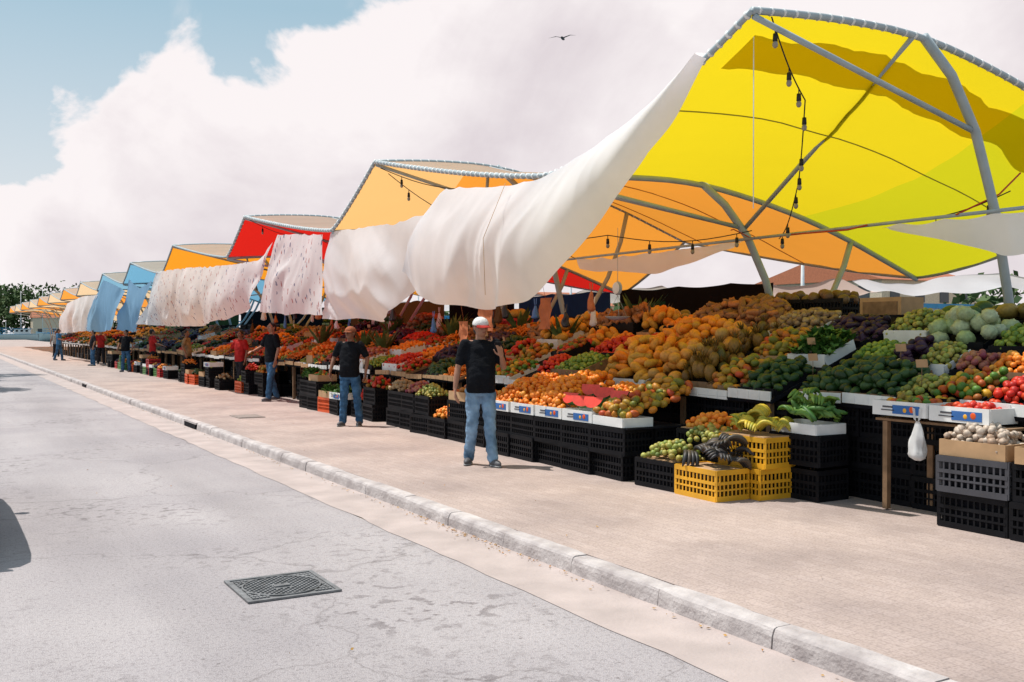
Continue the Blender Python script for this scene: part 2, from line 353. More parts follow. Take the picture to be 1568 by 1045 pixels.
def tent(k):
    yp,zp=peaks[k]; y0=yp if k==0 else valley[k-1]; y1=valley[k]
    root=empty('market_canopy',((XF+XB)/2,(y0+y1)/2,0)); off=Vector(root.location)
    ny=28 if k<4 else 12; nx=22 if k<4 else 12
    ys=sorted(set([y0+(y1-y0)*i/ny for i in range(ny+1)]+[yp])); xs=[XF+(XB-XF)*i/nx for i in range(nx+1)]
    def Z(x,yy):
        s_=(x-XF)/(XB-XF)
        w=min(1,abs(yy-yp)/3.0); w2=min(1,abs(yy-y1)/.8)
        return front(k,yy)+Gs(x)-.10*math.sin(math.pi*s_)*math.sin(math.pi*w)*(1 if k==0 else .6)+w2*min(1,w*3)*(.022*mnoise.noise(Vector((x*1.2,yy*1.2,k)))+.018*mnoise.noise(Vector((x*.9+yy*3,yy*.6,k+3))))
    vs=[Vector((x,yy,Z(x,yy)))-off for yy in ys for x in xs]
    m=len(xs); fa=[];fb=[]
    for i in range(len(ys)-1):
        for j in range(m-1):
            f_=(i*m+j,i*m+j+1,(i+1)*m+j+1,(i+1)*m+j); xm=(xs[j]+xs[j+1])/2
            if (k==0 and xm>10.6) or (k==1 and xm<8.3): fb.append(f_)
            else: fa.append(f_)
    b=MB(); b.add(vs,fa,0,True)
    for f_ in fb: b.f.append(f_); b.m.append(1); b.s.append(True)
    b.make('canvas',[cm[k] if k<8 else cm[6+(k%2)], LIME if k==0 else PEACH],root)
    b=MB(); f=MB()
    seg=8 if k<3 else 5
    fr=[Vector((XF,yy,front(k,yy)))-off for yy in ys]; b.tube(fr,.030,seg)
    bk=[Vector((XB,yy,front(k,yy)+G(XB)))-off for yy in ys]; b.tube(bk,.030,seg)
    def arch(yy,dz=0): return [Vector((x,yy,front(k,yy)+Gs(x)+dz))-off for x in xs]
    b.tube(arch(yp,.0),.036,seg); b.tube(arch(y1,-.03),.04,seg)
    if k<3:
        def lace(pts,step):
            for a,c in zip(pts[:-1],pts[1:]):
                l=(c-a).length; n_=max(1,int(l/step))
                for q in range(n_):
                    p=a.lerp(c,(q+.5)/n_); d=(c-a).normalized(); jt=Vector((0,0,random.uniform(-.006,.006))); f.tube([p-d*.014+jt,p+d*.014-jt],.041,6,0)
        lace(fr,.13); lace(arch(yp),.13)
    for yy,top in ((yp,front(k,yp)),(y1,front(k,y1))):
        h=top-VZ
        def pt(x,z): return Vector((x,yy,z))-off
        b.tube([pt(8.75,3.74+h),pt(9.2,3.45+h*.95),pt(9.6,3.05+h*.8),pt(9.95,2.45+h*.55),pt(10.18,1.8+h*.3),pt(10.28,1.2),pt(10.3,PZ)],.052,seg)
        b.tube([pt(11.65,3.08+h),pt(11.5,2.7+h*.8),pt(11.2,2.2+h*.6),pt(10.75,1.75+h*.35),pt(10.4,1.35),pt(10.3,1.1)],.042,seg)
        b.tube([pt(6.42,3.58+h),pt(9.52,3.15+h*.72)],.030,seg)
        b.box(pt(10.3,PZ+.02),(.3,.3,.04))
    if k==0: pa,pb,pc=(8.58,yp,zp+.08),(9.56,y1,3.15),(6.5,y1,3.62)
    else: pa,pb,pc=(8.58,yp,zp+.08),(9.56,valley[k-1],3.15),(9.56,y1,3.15)
    b.tube([Vector(pa)-off,Vector(pb)-off],.030,seg)
    if k>0: b.tube([Vector(pa)-off,Vector(pc)-off],.030,seg)
    yb0=5.2 if k==0 else y0
    b.tube([Vector((9.55,yb0,3.0))-off,Vector((9.55,y1,3.0))-off],.02,seg)
    b.make('steel_frame',[STEEL],root)
    if f.v: f.make('lacing',[LACE],root)
    q=MB()
    for w in ((.42,) if k==0 else (.3,.62)):
        yy=y0+(y1-y0)*w
        q.tube([Vector((x,yy,Z(x,yy)-.012))-off for x in xs],.008,5)
    q.make('seam',[SEAM if k==0 else SEAMB],root)
    if k==0:
        q=MB(); vs=[]; n_=60
        for i in range(n_+1):
            x=XF+.3+(XB-XF-.3)*i/n_
            for e_,yy in enumerate((7.05,7.5)):
                y2=yy+(.10*mnoise.noise(Vector((x*1.6,e_*5,0)))+.04*mnoise.noise(Vector((x*5,e_*5,2)))); vs.append(Vector((x,y2,Z(x,y2)+.03))-off)
        q.add(vs,[(2*i,2*i+2,2*i+3,2*i+1) for i in range(n_)],0,True); q.make('shadow_strip',[cm[0]],root)  # strip added over the canvas to cast a shadow band through it
for k in range(len(peaks)): tent(k)
# ------------------------------------------------------------ hanging cloths
def interp(pts,t):
    L=[0]
    for a,c in zip(pts[:-1],pts[1:]): L.append(L[-1]+math.dist(a,c))
    s_=t*L[-1]
    return (float(np.interp(s_,L,[p[0] for p in pts])),float(np.interp(s_,L,[p[1] for p in pts])))
def cloth(name,top,bot,X,m,amp=.06,bill=.15,nu=110,nv=30,seed=0,fold=1.0,diag=.55):
    vs=[];fs=[]
    def sm(pts,t): 
        A=[interp(pts,min(1,max(0,t+o))) for o in (-.03,-.015,0,.015,.03)]; return (sum(a[0] for a in A)/5,sum(a[1] for a in A)/5)
    for i in range(nu+1):
        t=i/nu; a=sm(top,t); c=sm(bot,t)
        for j in range(nv+1):
            v=j/nv; yy=a[0]*(1-v)+c[0]*v; zz=a[1]*(1-v)+c[1]*v
            wp=.9*mnoise.noise(Vector((yy*.45,zz*.7,seed+11)))
            s_=yy*fold+zz*diag+wp; q=zz*.35+wp*.4
            msk=min(1,max(0,.5+1.6*mnoise.noise(Vector((yy*.6+seed,zz*.6,seed+20)))))
            f1=mnoise.noise(Vector((s_*.65,q,seed))); f2=abs(mnoise.noise(Vector((s_*1.35,q*1.3,seed+4))))*2-.45; f3=abs(mnoise.noise(Vector((s_*3.4-zz*1.2,q*2.0,seed+7))))-.2
            x=X-bill*math.sin(math.pi*min(1,v*.9+.05))*(.6+.4*math.sin(math.pi*t))+amp*(1.9*f1+.7*f2*msk+.45*f3*msk)*(.15+.85*v)
            sag=.07*abs(mnoise.noise(Vector((yy*1.7,seed,1))))*(1-v)**2
            vs.append((x,yy,zz-sag+.045*mnoise.noise(Vector((yy*1.5,seed,5)))*v*v))
    for i in range(nu):
        for j in range(nv):
            q=i*(nv+1)+j; fs.append((q,q+1,q+nv+2,q+nv+1))
    b=MB(); b.add(vs,fs,0,True); return b.make(name,[m])
WCL=fabric('white_cotton',(.92,.90,.92),tr=.40,bump=.05)
FLOR=fabric('floral_cotton',(.90,.87,.87),tr=.40,pattern=[(.5,.16,.14),(.18,.2,.32)],bump=.05)
BLCL=fabric('blue_cotton',(.30,.50,.70),tr=.4,bump=.06)
cloth('white_shade_cloth',[(7.2,4.42),(8.3,3.99),(9.2,3.76),(10.2,3.58),(11.4,3.62),(12.85,3.82)],[(7.22,4.38),(7.75,3.85),(8.34,3.37),(8.9,2.95),(9.5,2.55),(10.2,2.2),(10.9,2.06),(11.9,2.05),(13.0,2.15),(13.9,2.38),(14.6,2.72)],6.33,WCL,.15,.28,170,40,1,.9,1.1)
cloth('white_shade_cloth',[(12.85,3.78),(13.6,3.55),(14.7,3.50),(16.2,3.55),(18.0,3.62)],[(14.3,2.4),(14.9,2.1),(15.8,1.9),(16.8,1.98),(17.7,1.95),(18.3,2.0)],6.42,WCL,.2,.14,120,30,5,.8,-1.1)
cloth('floral_shade_cloth',[(18.3,3.6),(19.6,3.72),(21.2,3.83)],[(18.0,2.05),(20.3,2.1),(22.6,2.18)],6.4,FLOR,.2,.15,90,24,8,.9)
cloth('floral_shade_cloth',[(21.4,3.75),(22.4,3.36),(25,3.4),(30,3.6),(35,3.75)],[(22.8,2.45),(25,2.1),(28.3,1.88),(33,1.9),(38,2.0)],6.36,FLOR,.28,.15,150,24,12,.7)
cloth('blue_shade_cloth',[(35.6,3.5),(38,3.3),(40.5,3.75)],[(39.0,1.75),(41,1.7),(44,1.8)],6.38,BLCL,.25,.1,60,16,15,.5)
cloth('blue_shade_cloth',[(41,3.3),(44,3.7),(47,4.0)],[(43.5,1.8),(49,1.7),(55,1.8)],6.36,BLCL,.25,.1,60,16,17,.5)
cloth('white_shade_cloth',[(48.5,3.4),(54,3.5),(61,3.3)],[(54,1.75),(60,1.65),(66,1.6)],6.36,WCL,.25,.1,60,12,19,.5)
cloth('white_valance',[(10.15,2.98),(12,2.95),(14.3,2.98)],[(10.3,2.92),(12,2.62),(14.2,2.80)],9.52,WCL,.06,.02,60,10,23)
cloth('white_valance',[(4.4,2.99),(6.3,2.97),(7.9,2.98)],[(4.4,2.62),(6.3,2.52),(7.8,2.94)],9.52,WCL,.10,.02,70,12,25,1.4)
def awn(y0,y1,x0,z0,x1,z1,m,seed):
    b=MB(); vs=[];fs=[]; nu,nv=40,12
    for i in range(nu+1):
        for j in range(nv+1):
            t=i/nu;v=j/nv
            vs.append((x0+(x1-x0)*v,y0+(y1-y0)*t,z0+(z1-z0)*v-.13*math.sin(math.pi*v)-.08*math.sin(math.pi*t*2)**2+.06*mnoise.noise(Vector((t*9,v*2,seed)))))
    for i in range(nu):
        for j in range(nv):
            q=i*(nv+1)+j; fs.append((q,q+1,q+nv+2,q+nv+1))
    b.add(vs,fs,0,True); b.make('rear_awning',[m])
AW2=fabric('old_canvas',(.62,.56,.50),tr=.4); AWP=fabric('pink_canvas',(.72,.55,.48),tr=.4)
awn(2,7,13.15,2.68,14.5,2.50,AW2,1); awn(7.1,11.5,13.15,2.58,14.3,2.50,WCL,2); awn(11.7,16,13.15,2.62,14.4,2.48,AWP,3)
awn(16.5,22,13.15,2.7,14.6,2.5,AW2,4); awn(23,30,13.15,2.7,14.6,2.5,WCL,5)
def tarp(x,y0,y1,z0,z1,m,seed,name='added_dark_tarp'):
    vs=[];nu,nv=40,10
    for i in range(nu+1):
        for j in range(nv+1):
            yy=y0+(y1-y0)*i/nu; vs.append((x+.07*mnoise.noise(Vector((yy*2.2,j*.1,seed))),yy,z1+(z0-z1)*j/nv-.05*abs(math.sin(yy*2))*(1-j/nv)))
    b=MB(); b.add(vs,[(i*(nv+1)+j,i*(nv+1)+j+1,(i+1)*(nv+1)+j+1,(i+1)*(nv+1)+j) for i in range(nu) for j in range(nv)],0,True); b.make(name,[m])
TB=fabric('tarp_blue',(.02,.07,.16),tr=.15); TG=fabric('tarp_green',(.02,.06,.04),tr=.15); TK=fabric('tarp_black',(.012,.012,.015),tr=.05); TR_=fabric('tarp_brown',(.12,.06,.03),tr=.15)
tarp(12.9,13.0,17.6,.5,2.65,TK,1); tarp(12.9,18,22,.4,2.65,TB,2); tarp(12.9,22.2,26,.4,2.65,TK,3); tarp(12.9,26.3,34,.4,2.7,TR_,4); tarp(12.9,34.3,49,.4,2.7,TK,5); tarp(12.9,49.3,80,.4,2.7,TG,6)  # dark tarps added behind the stalls to darken the interior
tarp(11.4,14.2,15.6,.9,2.3,TG,7); tarp(11.0,19.2,20.6,.9,2.3,TR_,8)
# ------------------------------------------------------------ string lights & ropes
def strlight(pts,nb,name='string_lights'):
    P=[Vector(p) for p in pts]; L=[]
    for a,c in zip(P[:-1],P[1:]):
        n_=10
        for i in range(n_): 
            t=i/n_; p=a.lerp(c,t); p.z-=.12*math.sin(math.pi*t)*(c-a).length/2; L.append(p)
    L.append(P[-1]); b=MB(); b.tube(L,.007,5,0)
    for i in range(nb):
        p=L[int((i+.5)/nb*(len(L)-1))]
        b.tube([p,p-Vector((0,0,.06))],.006,5,0); b.tube([p-Vector((0,0,.05)),p-Vector((0,0,.12))],[.02,.024],8,0)
        b.ell(p-Vector((0,0,.15)),(.027,.027,.036),1,8,6)
    b.make(name,[WIRE,BULB])
strlight([(6.62,6.72,4.62),(7.5,7.15,4.05),(8.6,8.3,3.45),(9.9,9.9,3.0)],9)
strlight([(9.5,10.0,3.1),(8.2,11.5,3.1),(7.4,13.2,3.3),(6.6,15.6,4.4)],10)
strlight([(6.5,15.7,4.5),(7.6,13.8,4.0),(9.5,14.3,3.0)],5)
strlight([(10.3,6.8,3.3),(9.56,7.6,3.0)],2)
strlight([(6.5,23.8,4.4),(7.5,22,3.9),(9,20,3.2)],4)
b=MB()
b.tube([(6.62,6.95,4.5),(6.64,6.97,2.9)],.005,5); b.make('hanging_rope',[LACE])
b=MB(); b.tube([(9.55,10.1,3.02),(8.9,9.7,3.06),(8.4,9.2,2.98)],.008,5); b.tube([(9.5,6.9,3.0),(10.1,6.8,3.25),(10.4,6.75,3.5)],.01,5); b.tube([(9.52,9.3,2.99),(9.53,8.4,2.97),(9.52,8.1,3.0)],.010,6); b.make('red_cord',[REDCORD])
b=MB(); b.tube([(6.17,10.85,3.6),(5.88,10.9,2.9),(5.92,10.92,2.2)],.004,5); b.make('hanging_rope',[CARD])
# ------------------------------------------------------------ crates
def crate_mesh(m,L_=.6,W_=.4,H=.3,name='crate'):
    b=MB(); t=.012
    for s_ in (-1,1):
        n_=int(L_/.05)
        for i in range(n_+1):
            x=-L_/2+i*L_/n_; b.box((x,s_*W_/2,H/2),(.016 if 0<i<n_ else .035,t,H-.012))
        for z,h in ((.025,.05),(H*.36,.016),(H*.58,.03),(H-.025,.05)): b.box((0,s_*(W_/2+.003),z),(L_+.008,t,h))
        n_=int(W_/.05)
        for i in range(1,n_):
            y=-W_/2+i*W_/n_; b.box((s_*L_/2,y,H/2),(t,.016,H-.012))
        for z,h in ((.025,.05),(H*.36,.016),(H*.58,.03),(H-.025,.05)): b.box((s_*(L_/2+.003),0,z),(t,W_-.012,h))
    b.box((0,0,.008),(L_-.02,W_-.02,.01))
    il,iw=L_/2-.03,W_/2-.03
    b.add([(-il,-iw,.015),(il,-iw,.015),(il,iw,.015),(-il,iw,.015),(-il,-iw,H-.06),(il,-iw,H-.06),(il,iw,H-.06),(-il,iw,H-.06)],[(0,1,5,4),(1,2,6,5),(2,3,7,6),(3,0,4,7),(4,5,6,7)],1)
    return b.mesh(name,[m,DARK])
CM={'k':crate_mesh(BLACKP,name='black_crate'),'y':crate_mesh(YELP,name='yellow_crate'),'o':crate_mesh(ORP,name='orange_crate'),'g':crate_mesh(GRNP,name='green_crate'),'r':crate_mesh(REDP,name='red_crate'),'s':crate_mesh(GREYP,name='grey_crate')}
def crate(c,x,y,z=PZ,along='y',j=.035):
    return obj('plastic_crate',CM[c],None,(x+random.uniform(-j,j)*.7,y+random.uniform(-j,j)*.4,z),(R(90) if along=='y' else 0)+random.uniform(-j,j)*1.6)
def tray_mesh(m,L_=.58,W_=.4,H=.1,print_=None):
    b=MB(); t=.012
    for s_ in (-1,1):
        b.box((0,s_*W_/2,H/2),(L_,t,H),0); b.box((s_*L_/2,0,H/2),(t,W_-t,H),0)
        if print_:
            b.box((-L_*.14,s_*(W_/2+.008),H*.45),(L_*.5,.003,H*.6),1)
            b.box((L_*.2,s_*(W_/2+.008),H*.6),(L_*.2,.003,H*.12),4); b.box((L_*.2,s_*(W_/2+.008),H*.38),(L_*.26,.003,H*.08),4); b.ell((-L_*.25,s_*(W_/2+.009),H*.5),(H*.22,.005,H*.22),3,10,6); b.ell((-L_*.12,s_*(W_/2+.009),H*.42),(H*.16,.005,H*.16),2,10,6)
    b.box((0,0,.006),(L_-.01,W_-.01,.012),0)
    return b.mesh('tray',[m,BLUEC,YELP,ORP,GREYP])
TR={'w':tray_mesh(WHITE),'c':tray_mesh(CARD,H=.13),'b':tray_mesh(WHITE,H=.13,print_=1)}
def tray(c,x,y,z,along='y'): 
    return obj({'w':'foam_tray','c':'cardboard_tray','b':'printed_fruit_carton'}[c],TR[c],None,(x,y,z),(R(90) if along=='y' else 0)+random.uniform(-.05,.05))
# ------------------------------------------------------------ fruit shapes
def ico(sub):
    bm=bmesh.new(); bmesh.ops.create_icosphere(bm,subdivisions=sub,radius=1); V=np.array([v.co[:] for v in bm.verts]); F=np.array([[v.index for v in f.verts] for f in bm.faces]); bm.free(); return V,F
I2=ico(2); I3=ico(3)
def tri(b):
    F=[]
    for f in b.f:
        for i in range(1,len(f)-1): F.append((f[0],f[i],f[i+1]))
    return np.array(b.v),np.array(F)
def lumpy(V,a,s): return V*np.array([[1+a*mnoise.noise(Vector(v)*s)] for v in V])
def sh_ell(sx,sy,sz,base=I2): return base[0]*np.array([sx,sy,sz]),base[1]
def sh_pear(l,w):
    V=I2[0].copy(); V[:,1:]*=(1-.28*V[:,0:1]); return V*np.array([l,w,w]),I2[1]
def sh_banana(L_=.16,r=.018,bend=.05,n=5):
    b=MB()
    for k in range(n):
        o=(k-(n-1)/2)*r*1.9
        pts=[];rs=[]
        for i in range(7):
            t=i/6*2-1; pts.append(((t)*L_/2,o*(.6+.4*(t+1)/2),bend*(1-t*t)+.004*k)); rs.append(r*(1-.75*abs(t)**3))
        b.tube(pts,rs,6)
    return tri(b)
def sh_pine():
    b=MB(); b.ell((0,0,0),(.065,.065,.10),0,10,8)
    for k in range(16):
        a=k*2.4; tl=.3+.8*(k/16)
        d=Vector((math.cos(a)*tl,math.sin(a)*tl,1)).normalized(); p=Vector((0,0,.085))
        s_=d.cross(Vector((0,0,1))).normalized()*.014; e=p+d*.13
        b.add([p-s_,p+s_,e+Vector((0,0,-.02*tl))],[(0,1,2)])
    return tri(b)
def sh_carrot():
    b=MB(); b.tube([(-.08,0,0),(-.06,0,0),(0,.004,0),(.08,0,0)],[.006,.018,.014,.003],6); return tri(b)
def sh_leaf():
    b=MB()
    for k in range(9):
        a=k*.7; tl=.35+.5*random.random(); d=Vector((math.cos(a)*tl,math.sin(a)*tl,1)).normalized(); s_=Vector((-math.sin(a),math.cos(a),0))*.028; l=random.uniform(.07,.13)
        p=Vector((0,0,0)); m_=p+d*l*.6; e=p+d*l+Vector((math.cos(a),math.sin(a),-.4))*.04
        b.add([p-s_*.2,p+s_*.2,m_+s_,m_-s_,e],[(0,1,2,3),(3,2,4)])
    return tri(b)
K={
 'orange':(sh_ell(.043,.043,.041),.043,[(.75,.20,.01),(.85,.28,.02),(.8,.24,.03)]),
 'tomato':(sh_ell(.037,.037,.032),.036,[(.45,.012,.008),(.6,.02,.01),(.65,.07,.015)]),
 'mandarin':(sh_ell(.036,.036,.031),.035,[(.85,.25,.02),(.8,.18,.01),(.75,.36,.05)]),
 'mango':(sh_ell(.062,.045,.042),.048,[(.10,.14,.02),(.35,.25,.03),(.6,.2,.02),(.3,.22,.02),(.5,.06,.02)]),
 'papaya':(sh_pear(.12,.062),.075,[(.75,.24,.02),(.8,.32,.03),(.5,.30,.04),(.8,.2,.01)]),
 'melon':(sh_ell(.085,.085,.08,I3),.085,[(.6,.27,.06),(.7,.30,.04),(.45,.27,.08)]),
 'pineapple':(sh_pine(),.085,[(.10,.09,.02),(.25,.13,.02),(.13,.06,.01)]),
 'avocado':(sh_pear(.065,.042),.048,[(.012,.035,.008),(.02,.06,.012),(.035,.085,.02)]),
 'lime':(sh_ell(.034,.03,.03),.031,[(.08,.17,.02),(.2,.3,.04),(.32,.38,.06)]),
 'tomatillo':(sh_ell(.033,.03,.03),.032,[(.18,.26,.04),(.42,.42,.1),(.4,.3,.06),(.12,.18,.04)]),
 'pepper':(sh_pear(.055,.036),.042,[(.5,.012,.008),(.6,.04,.01),(.08,.2,.02),(.5,.015,.01)]),
 'bell_pepper':(sh_ell(.045,.038,.038),.042,[(.06,.16,.02),(.12,.26,.03),(.5,.03,.01),(.65,.4,.02)]),
 'banana':(sh_banana(),.07,[(.65,.45,.03),(.55,.42,.05),(.35,.36,.04),(.7,.5,.05)]),
 'plantain':(sh_banana(.2,.022,.05,4),.08,[(.03,.03,.03),(.05,.045,.05),(.09,.07,.05)]),
 'green_banana':(sh_banana(.17,.02,.05,4),.075,[(.06,.15,.02),(.12,.25,.04),(.2,.3,.05)]),
 'cabbage':(None,.09,[(.35,.42,.2),(.5,.55,.35),(.28,.4,.14)]),
 'squash':(sh_ell(.10,.10,.075,I3),.09,[(.12,.12,.03),(.3,.22,.05),(.45,.25,.05),(.06,.09,.03)]),
 'watermelon':(sh_ell(.13,.10,.10,I3),.11,[(.02,.06,.015),(.04,.10,.03),(.05,.12,.04)]),
 'coconut':(None,.075,[(.12,.06,.025),(.2,.11,.05),(.15,.1,.04)]),
 'yam':(None,.055,[(.2,.09,.04),(.3,.14,.06),(.45,.16,.05)]),
 'potato':(None,.04,[(.35,.23,.12),(.25,.15,.08),(.42,.3,.16)]),
 'onion':(sh_ell(.037,.037,.034),.036,[(.35,.08,.1),(.45,.2,.08),(.25,.04,.08)]),
 'garlic':(None,.03,[(.5,.40,.32),(.62,.52,.43),(.38,.25,.17)]),
 'ginger':(None,.04,[(.5,.36,.2),(.42,.28,.15),(.58,.45,.28)]),
 'carrot':(sh_carrot(),.035,[(.75,.2,.02),(.8,.26,.03)]),
 'leafy_greens':(sh_leaf(),.045,[(.03,.10,.015),(.07,.18,.03),(.12,.25,.05)]),
 'eggplant':(sh_pear(.075,.04),.048,[(.03,.01,.035),(.06,.02,.06),(.02,.01,.02)]),
 'cucumber':(sh_ell(.1,.026,.026),.04,[(.03,.1,.02),(.06,.17,.03),(.12,.22,.05)]),
}
def lum(base,sc,a,s): V=lumpy(base[0],a,s); return V*np.array(sc),base[1]
K['cabbage']=(lum(I3,(.092,.092,.08),.25,3),)+K['cabbage'][1:]
K['coconut']=(lum(I2,(.075,.07,.07),.2,2),)+K['coconut'][1:]
K['yam']=(lum(I2,(.11,.045,.045),.5,1.5),)+K['yam'][1:]
K['potato']=(lum(I2,(.05,.038,.035),.4,1.5),)+K['potato'][1:]
K['garlic']=(lum(I2,(.032,.032,.03),.5,2.5),)+K['garlic'][1:]
K['ginger']=(lum(I2,(.06,.03,.03),1.0,2.2),)+K['ginger'][1:]
FM={k:fruitmat(k+'_skin',v[2],.48,.92) for k,v in K.items()}
def rotm(k,flat):
    a=rng.uniform(0,2*np.pi,k); t=rng.normal(0,flat,k); p=rng.normal(0,flat,k)
    ca,sa=np.cos(a),np.sin(a); z=np.zeros(k); o=np.ones(k)
    A=np.stack([ca,-sa,z,sa,ca,z,z,z,o],1).reshape(-1,3,3); ct,st=np.cos(t),np.sin(t); B=np.stack([o,z,z,z,ct,-st,z,st,ct],1).reshape(-1,3,3)
    cp,sp=np.cos(p),np.sin(p); C=np.stack([cp,z,sp,z,o,z,-sp,z,cp],1).reshape(-1,3,3); return A@B@C
def pile(kind,x0,x1,y0,y1,zf,mound=.1,layers=1,dens=1.0):
    (V,F),r,_=K[kind]; sp=r*1.72/dens; P=[]
    tx,ty=random.uniform(-.35,.35),random.uniform(-.35,.35)
    for l in range(layers):
        sh=l*.5*sp; gx_=np.arange(x0+r*.6+sh,x1-r*.4,sp); gy_=np.arange(y0+r*.6+sh,y1-r*.4,sp)
        if len(gx_)==0 or len(gy_)==0: break
        X,Y=np.meshgrid(gx_,gy_); X[::2]+=sp*.4; X=X.ravel()+rng.normal(0,sp*.2,X.size); Y=Y.ravel()+rng.normal(0,sp*.2,Y.size)
        X=np.clip(X,x0+r*.3,x1-r*.2)
        u=(X-(x0+x1)/2)/((x1-x0)/2); v=(Y-(y0+y1)/2)/((y1-y0)/2)
        bump=np.clip(1-u**2,0,1)**.6*np.clip(1-v**2,0,1)**.6*(1+tx*u+ty*v)
        Z=np.array([zf(a) for a in X])+mound*bump+r*.75+l*r*1.25+rng.normal(0,r*.28,X.size)
        pk=np.stack([X,Y,Z],1)
        if l: pk=pk[rng.uniform(size=len(pk))<.75]
        P.append(pk)
    if not P: return
    P=np.concatenate(P); k=len(P)
    Rm=rotm(k,.25 if kind in('pineapple','leafy_greens') else (.35 if V.shape[0]>60 else .8)); s_=rng.uniform(.82,1.16,k)
    VV=np.einsum('kij,nj->kni',Rm,V)*s_[:,None,None]+P[:,None,:]
    FF=(F[None]+(np.arange(k)*len(V))[:,None,None]).reshape(-1,3)
    return obj(kind+'_pile',npmesh(kind,VV.reshape(-1,3),FF,FM[kind]))
# ------------------------------------------------------------ stalls
def slope(xf,z0,sl=.40): return lambda x: z0+(x-xf)*sl
def table(y0,y1,xf,z0,xe=9.6,shelf=True,sl=.40):
    b=MB(); zf=slope(xf,z0,sl); L_=(xe-xf); A=math.atan(sl)
    rot=Matrix.Rotation(-A,4,'Y')
    b.box(((xf+xe)/2,(y0+y1)/2,zf((xf+xe)/2)-.03),(L_/math.cos(A),y1-y0,.04),0,rot=rot)
    for yy in np.arange(y0+.1,y1,1.4):
        for x in (xf+.08,(xf+xe)/2,xe-.08): b.box((x,yy,(zf(x)-.05+PZ)/2),(.06,.06,zf(x)-.05-PZ),1)
    if shelf: b.box((xe+.3,(y0+y1)/2,zf(xe)+.0),(.6,y1-y0,.04),0)
    b.box((xe+.55,(y0+y1)/2,(zf(xe)+PZ)/2-.04),(.03,y1-y0,zf(xe)-PZ-.08),0)
    b.make('produce_table',[DARK,WOOD])
    return zf
def border(x,y0,y1,z,m,h=.075):
    b=MB(); n_=max(1,int((y1-y0)/.58)); l=(y1-y0)/n_
    for i in range(n_):
        dz=random.uniform(-.02,.02); dx=random.uniform(-.025,.025)
        b.box((x+dx,y0+(i+.5)*l,z+h/2+dz),(.016,l-.02,h),0,rot=Matrix.Rotation(random.uniform(-.03,.03),4,'X'))
        for q in (.25,.5,.75): b.box((x+dx-.010,y0+(i+q)*l,z+h/2+dz),(.006,.012,h*.8),0)
    b.make('tray_front_edge',[m])
TRMB=MB()
def patch(kind,a,c,x0,x1,zf,mo,layers=2,dens=1.0,off=None,mi=None,gap=.03):
    if off is None: off=random.choice([-.05,-.02,.02,.05,.09])
    sl=zf(1)-zf(0); A=math.atan(sl); rot=Matrix.Rotation(-A,4,'Y'); mi=random.choice([0,1,2,2,2,3]) if mi is None else mi
    h=.08+max(0,off); zb=zf(x0)+off*.5+.02
    TRMB.box((x0+.012,(a+c)/2,zb+.01),(.014,c-a-2*gap,h+.03),mi)
    for yy in (a+gap,c-gap): TRMB.box(((x0+x1)/2,yy,zf((x0+x1)/2)+off*.5+.02),((x1-x0-.05)/math.cos(A),.012,h),mi,rot=rot)
    pile(kind,x0+.02,x1-.03,a+gap,c-gap,lambda x:zf(x)+off,mo,layers,dens)
zf=table(3.0,7.55,7.72,1.05,9.7)
border(7.71,3.0,7.5,1.03,WHITE,.10)
for kind,a,c,x0,x1,mo in [
 ('garlic',3.0,4.3,7.75,8.35,.13),('ginger',4.3,5.0,7.75,8.4,.13),('tomato',5.0,5.4,7.75,8.2,.08),('bell_pepper',5.4,5.9,7.75,8.3,.10),('tomatillo',5.9,6.3,7.75,8.2,.08),('avocado',6.3,7.5,7.75,8.4,.13),
 ('cabbage',3.0,5.2,8.45,9.1,.14),('mandarin',5.3,5.8,8.35,8.75,.1),('onion',5.8,6.2,8.4,8.8,.1),('tomatillo',6.2,6.6,8.4,8.85,.1),('eggplant',6.6,6.95,8.45,9.0,.1),('lime',6.95,7.5,8.45,9.0,.12),('lime',5.4,6.1,8.85,9.3,.12),
 ('cabbage',6.2,6.9,9.0,9.5,.12),('tomatillo',6.9,7.5,9.05,9.5,.12),('eggplant',5.2,6.0,9.35,9.7,.1),('onion',3.0,5.2,9.1,9.6,.13)]:
    patch(kind,a,c,x0,x1,zf,mo,2,off=0 if x0<8 else None)
flat=lambda z:(lambda x:z)
pile('squash',9.72,10.2,3.0,6.9,flat(1.84),.06,1); pile('watermelon',9.75,10.2,6.9,7.5,flat(1.84),.05,1)
zf2=table(7.6,10.9,7.5,1.04,9.7)
border(7.49,7.6,10.9,1.02,WHITE,.10)
for kind,a,c,x0,x1,mo in [
 ('avocado',7.6,8.2,7.55,8.2,.10),('mango',8.2,8.7,7.55,8.2,.10),('pineapple',8.7,9.3,7.6,8.3,.10),('melon',9.3,9.8,7.55,8.3,.13),('papaya',9.8,10.9,7.55,8.4,.2),
 ('leafy_greens',7.6,8.2,8.3,8.8,.05),('mango',8.2,8.8,8.3,8.9,.12),('pineapple',8.8,9.2,8.4,8.9,.1),('melon',9.2,9.8,8.4,9.0,.14),('papaya',9.8,10.9,8.45,9.1,.18),
 ('eggplant',7.6,8.4,8.85,9.5,.10),('potato',8.4,9.2,8.95,9.5,.12),('yam',9.2,10.9,9.05,9.6,.12)]:
    patch(kind,a,c,x0,x1,zf2,mo,2,off=0 if x0<8 else None)
for yy in (9.0,9.65,10.3):
    crate('k',9.95,yy,1.86); pile('coconut',9.75,10.15,yy-.28,yy+.28,flat(2.08),.07,1)
b=MB(); b.box((9.95,8.1,2.0),(.4,.6,.3),0); b.box((9.745,8.1,2.0),(.01,.5,.2),1); b.make('cardboard_box',[CARD,WOOD])
for yy in np.arange(3.3,7.5,.62):
    for z in range(3): crate('k',7.98,yy,PZ+z*.3)
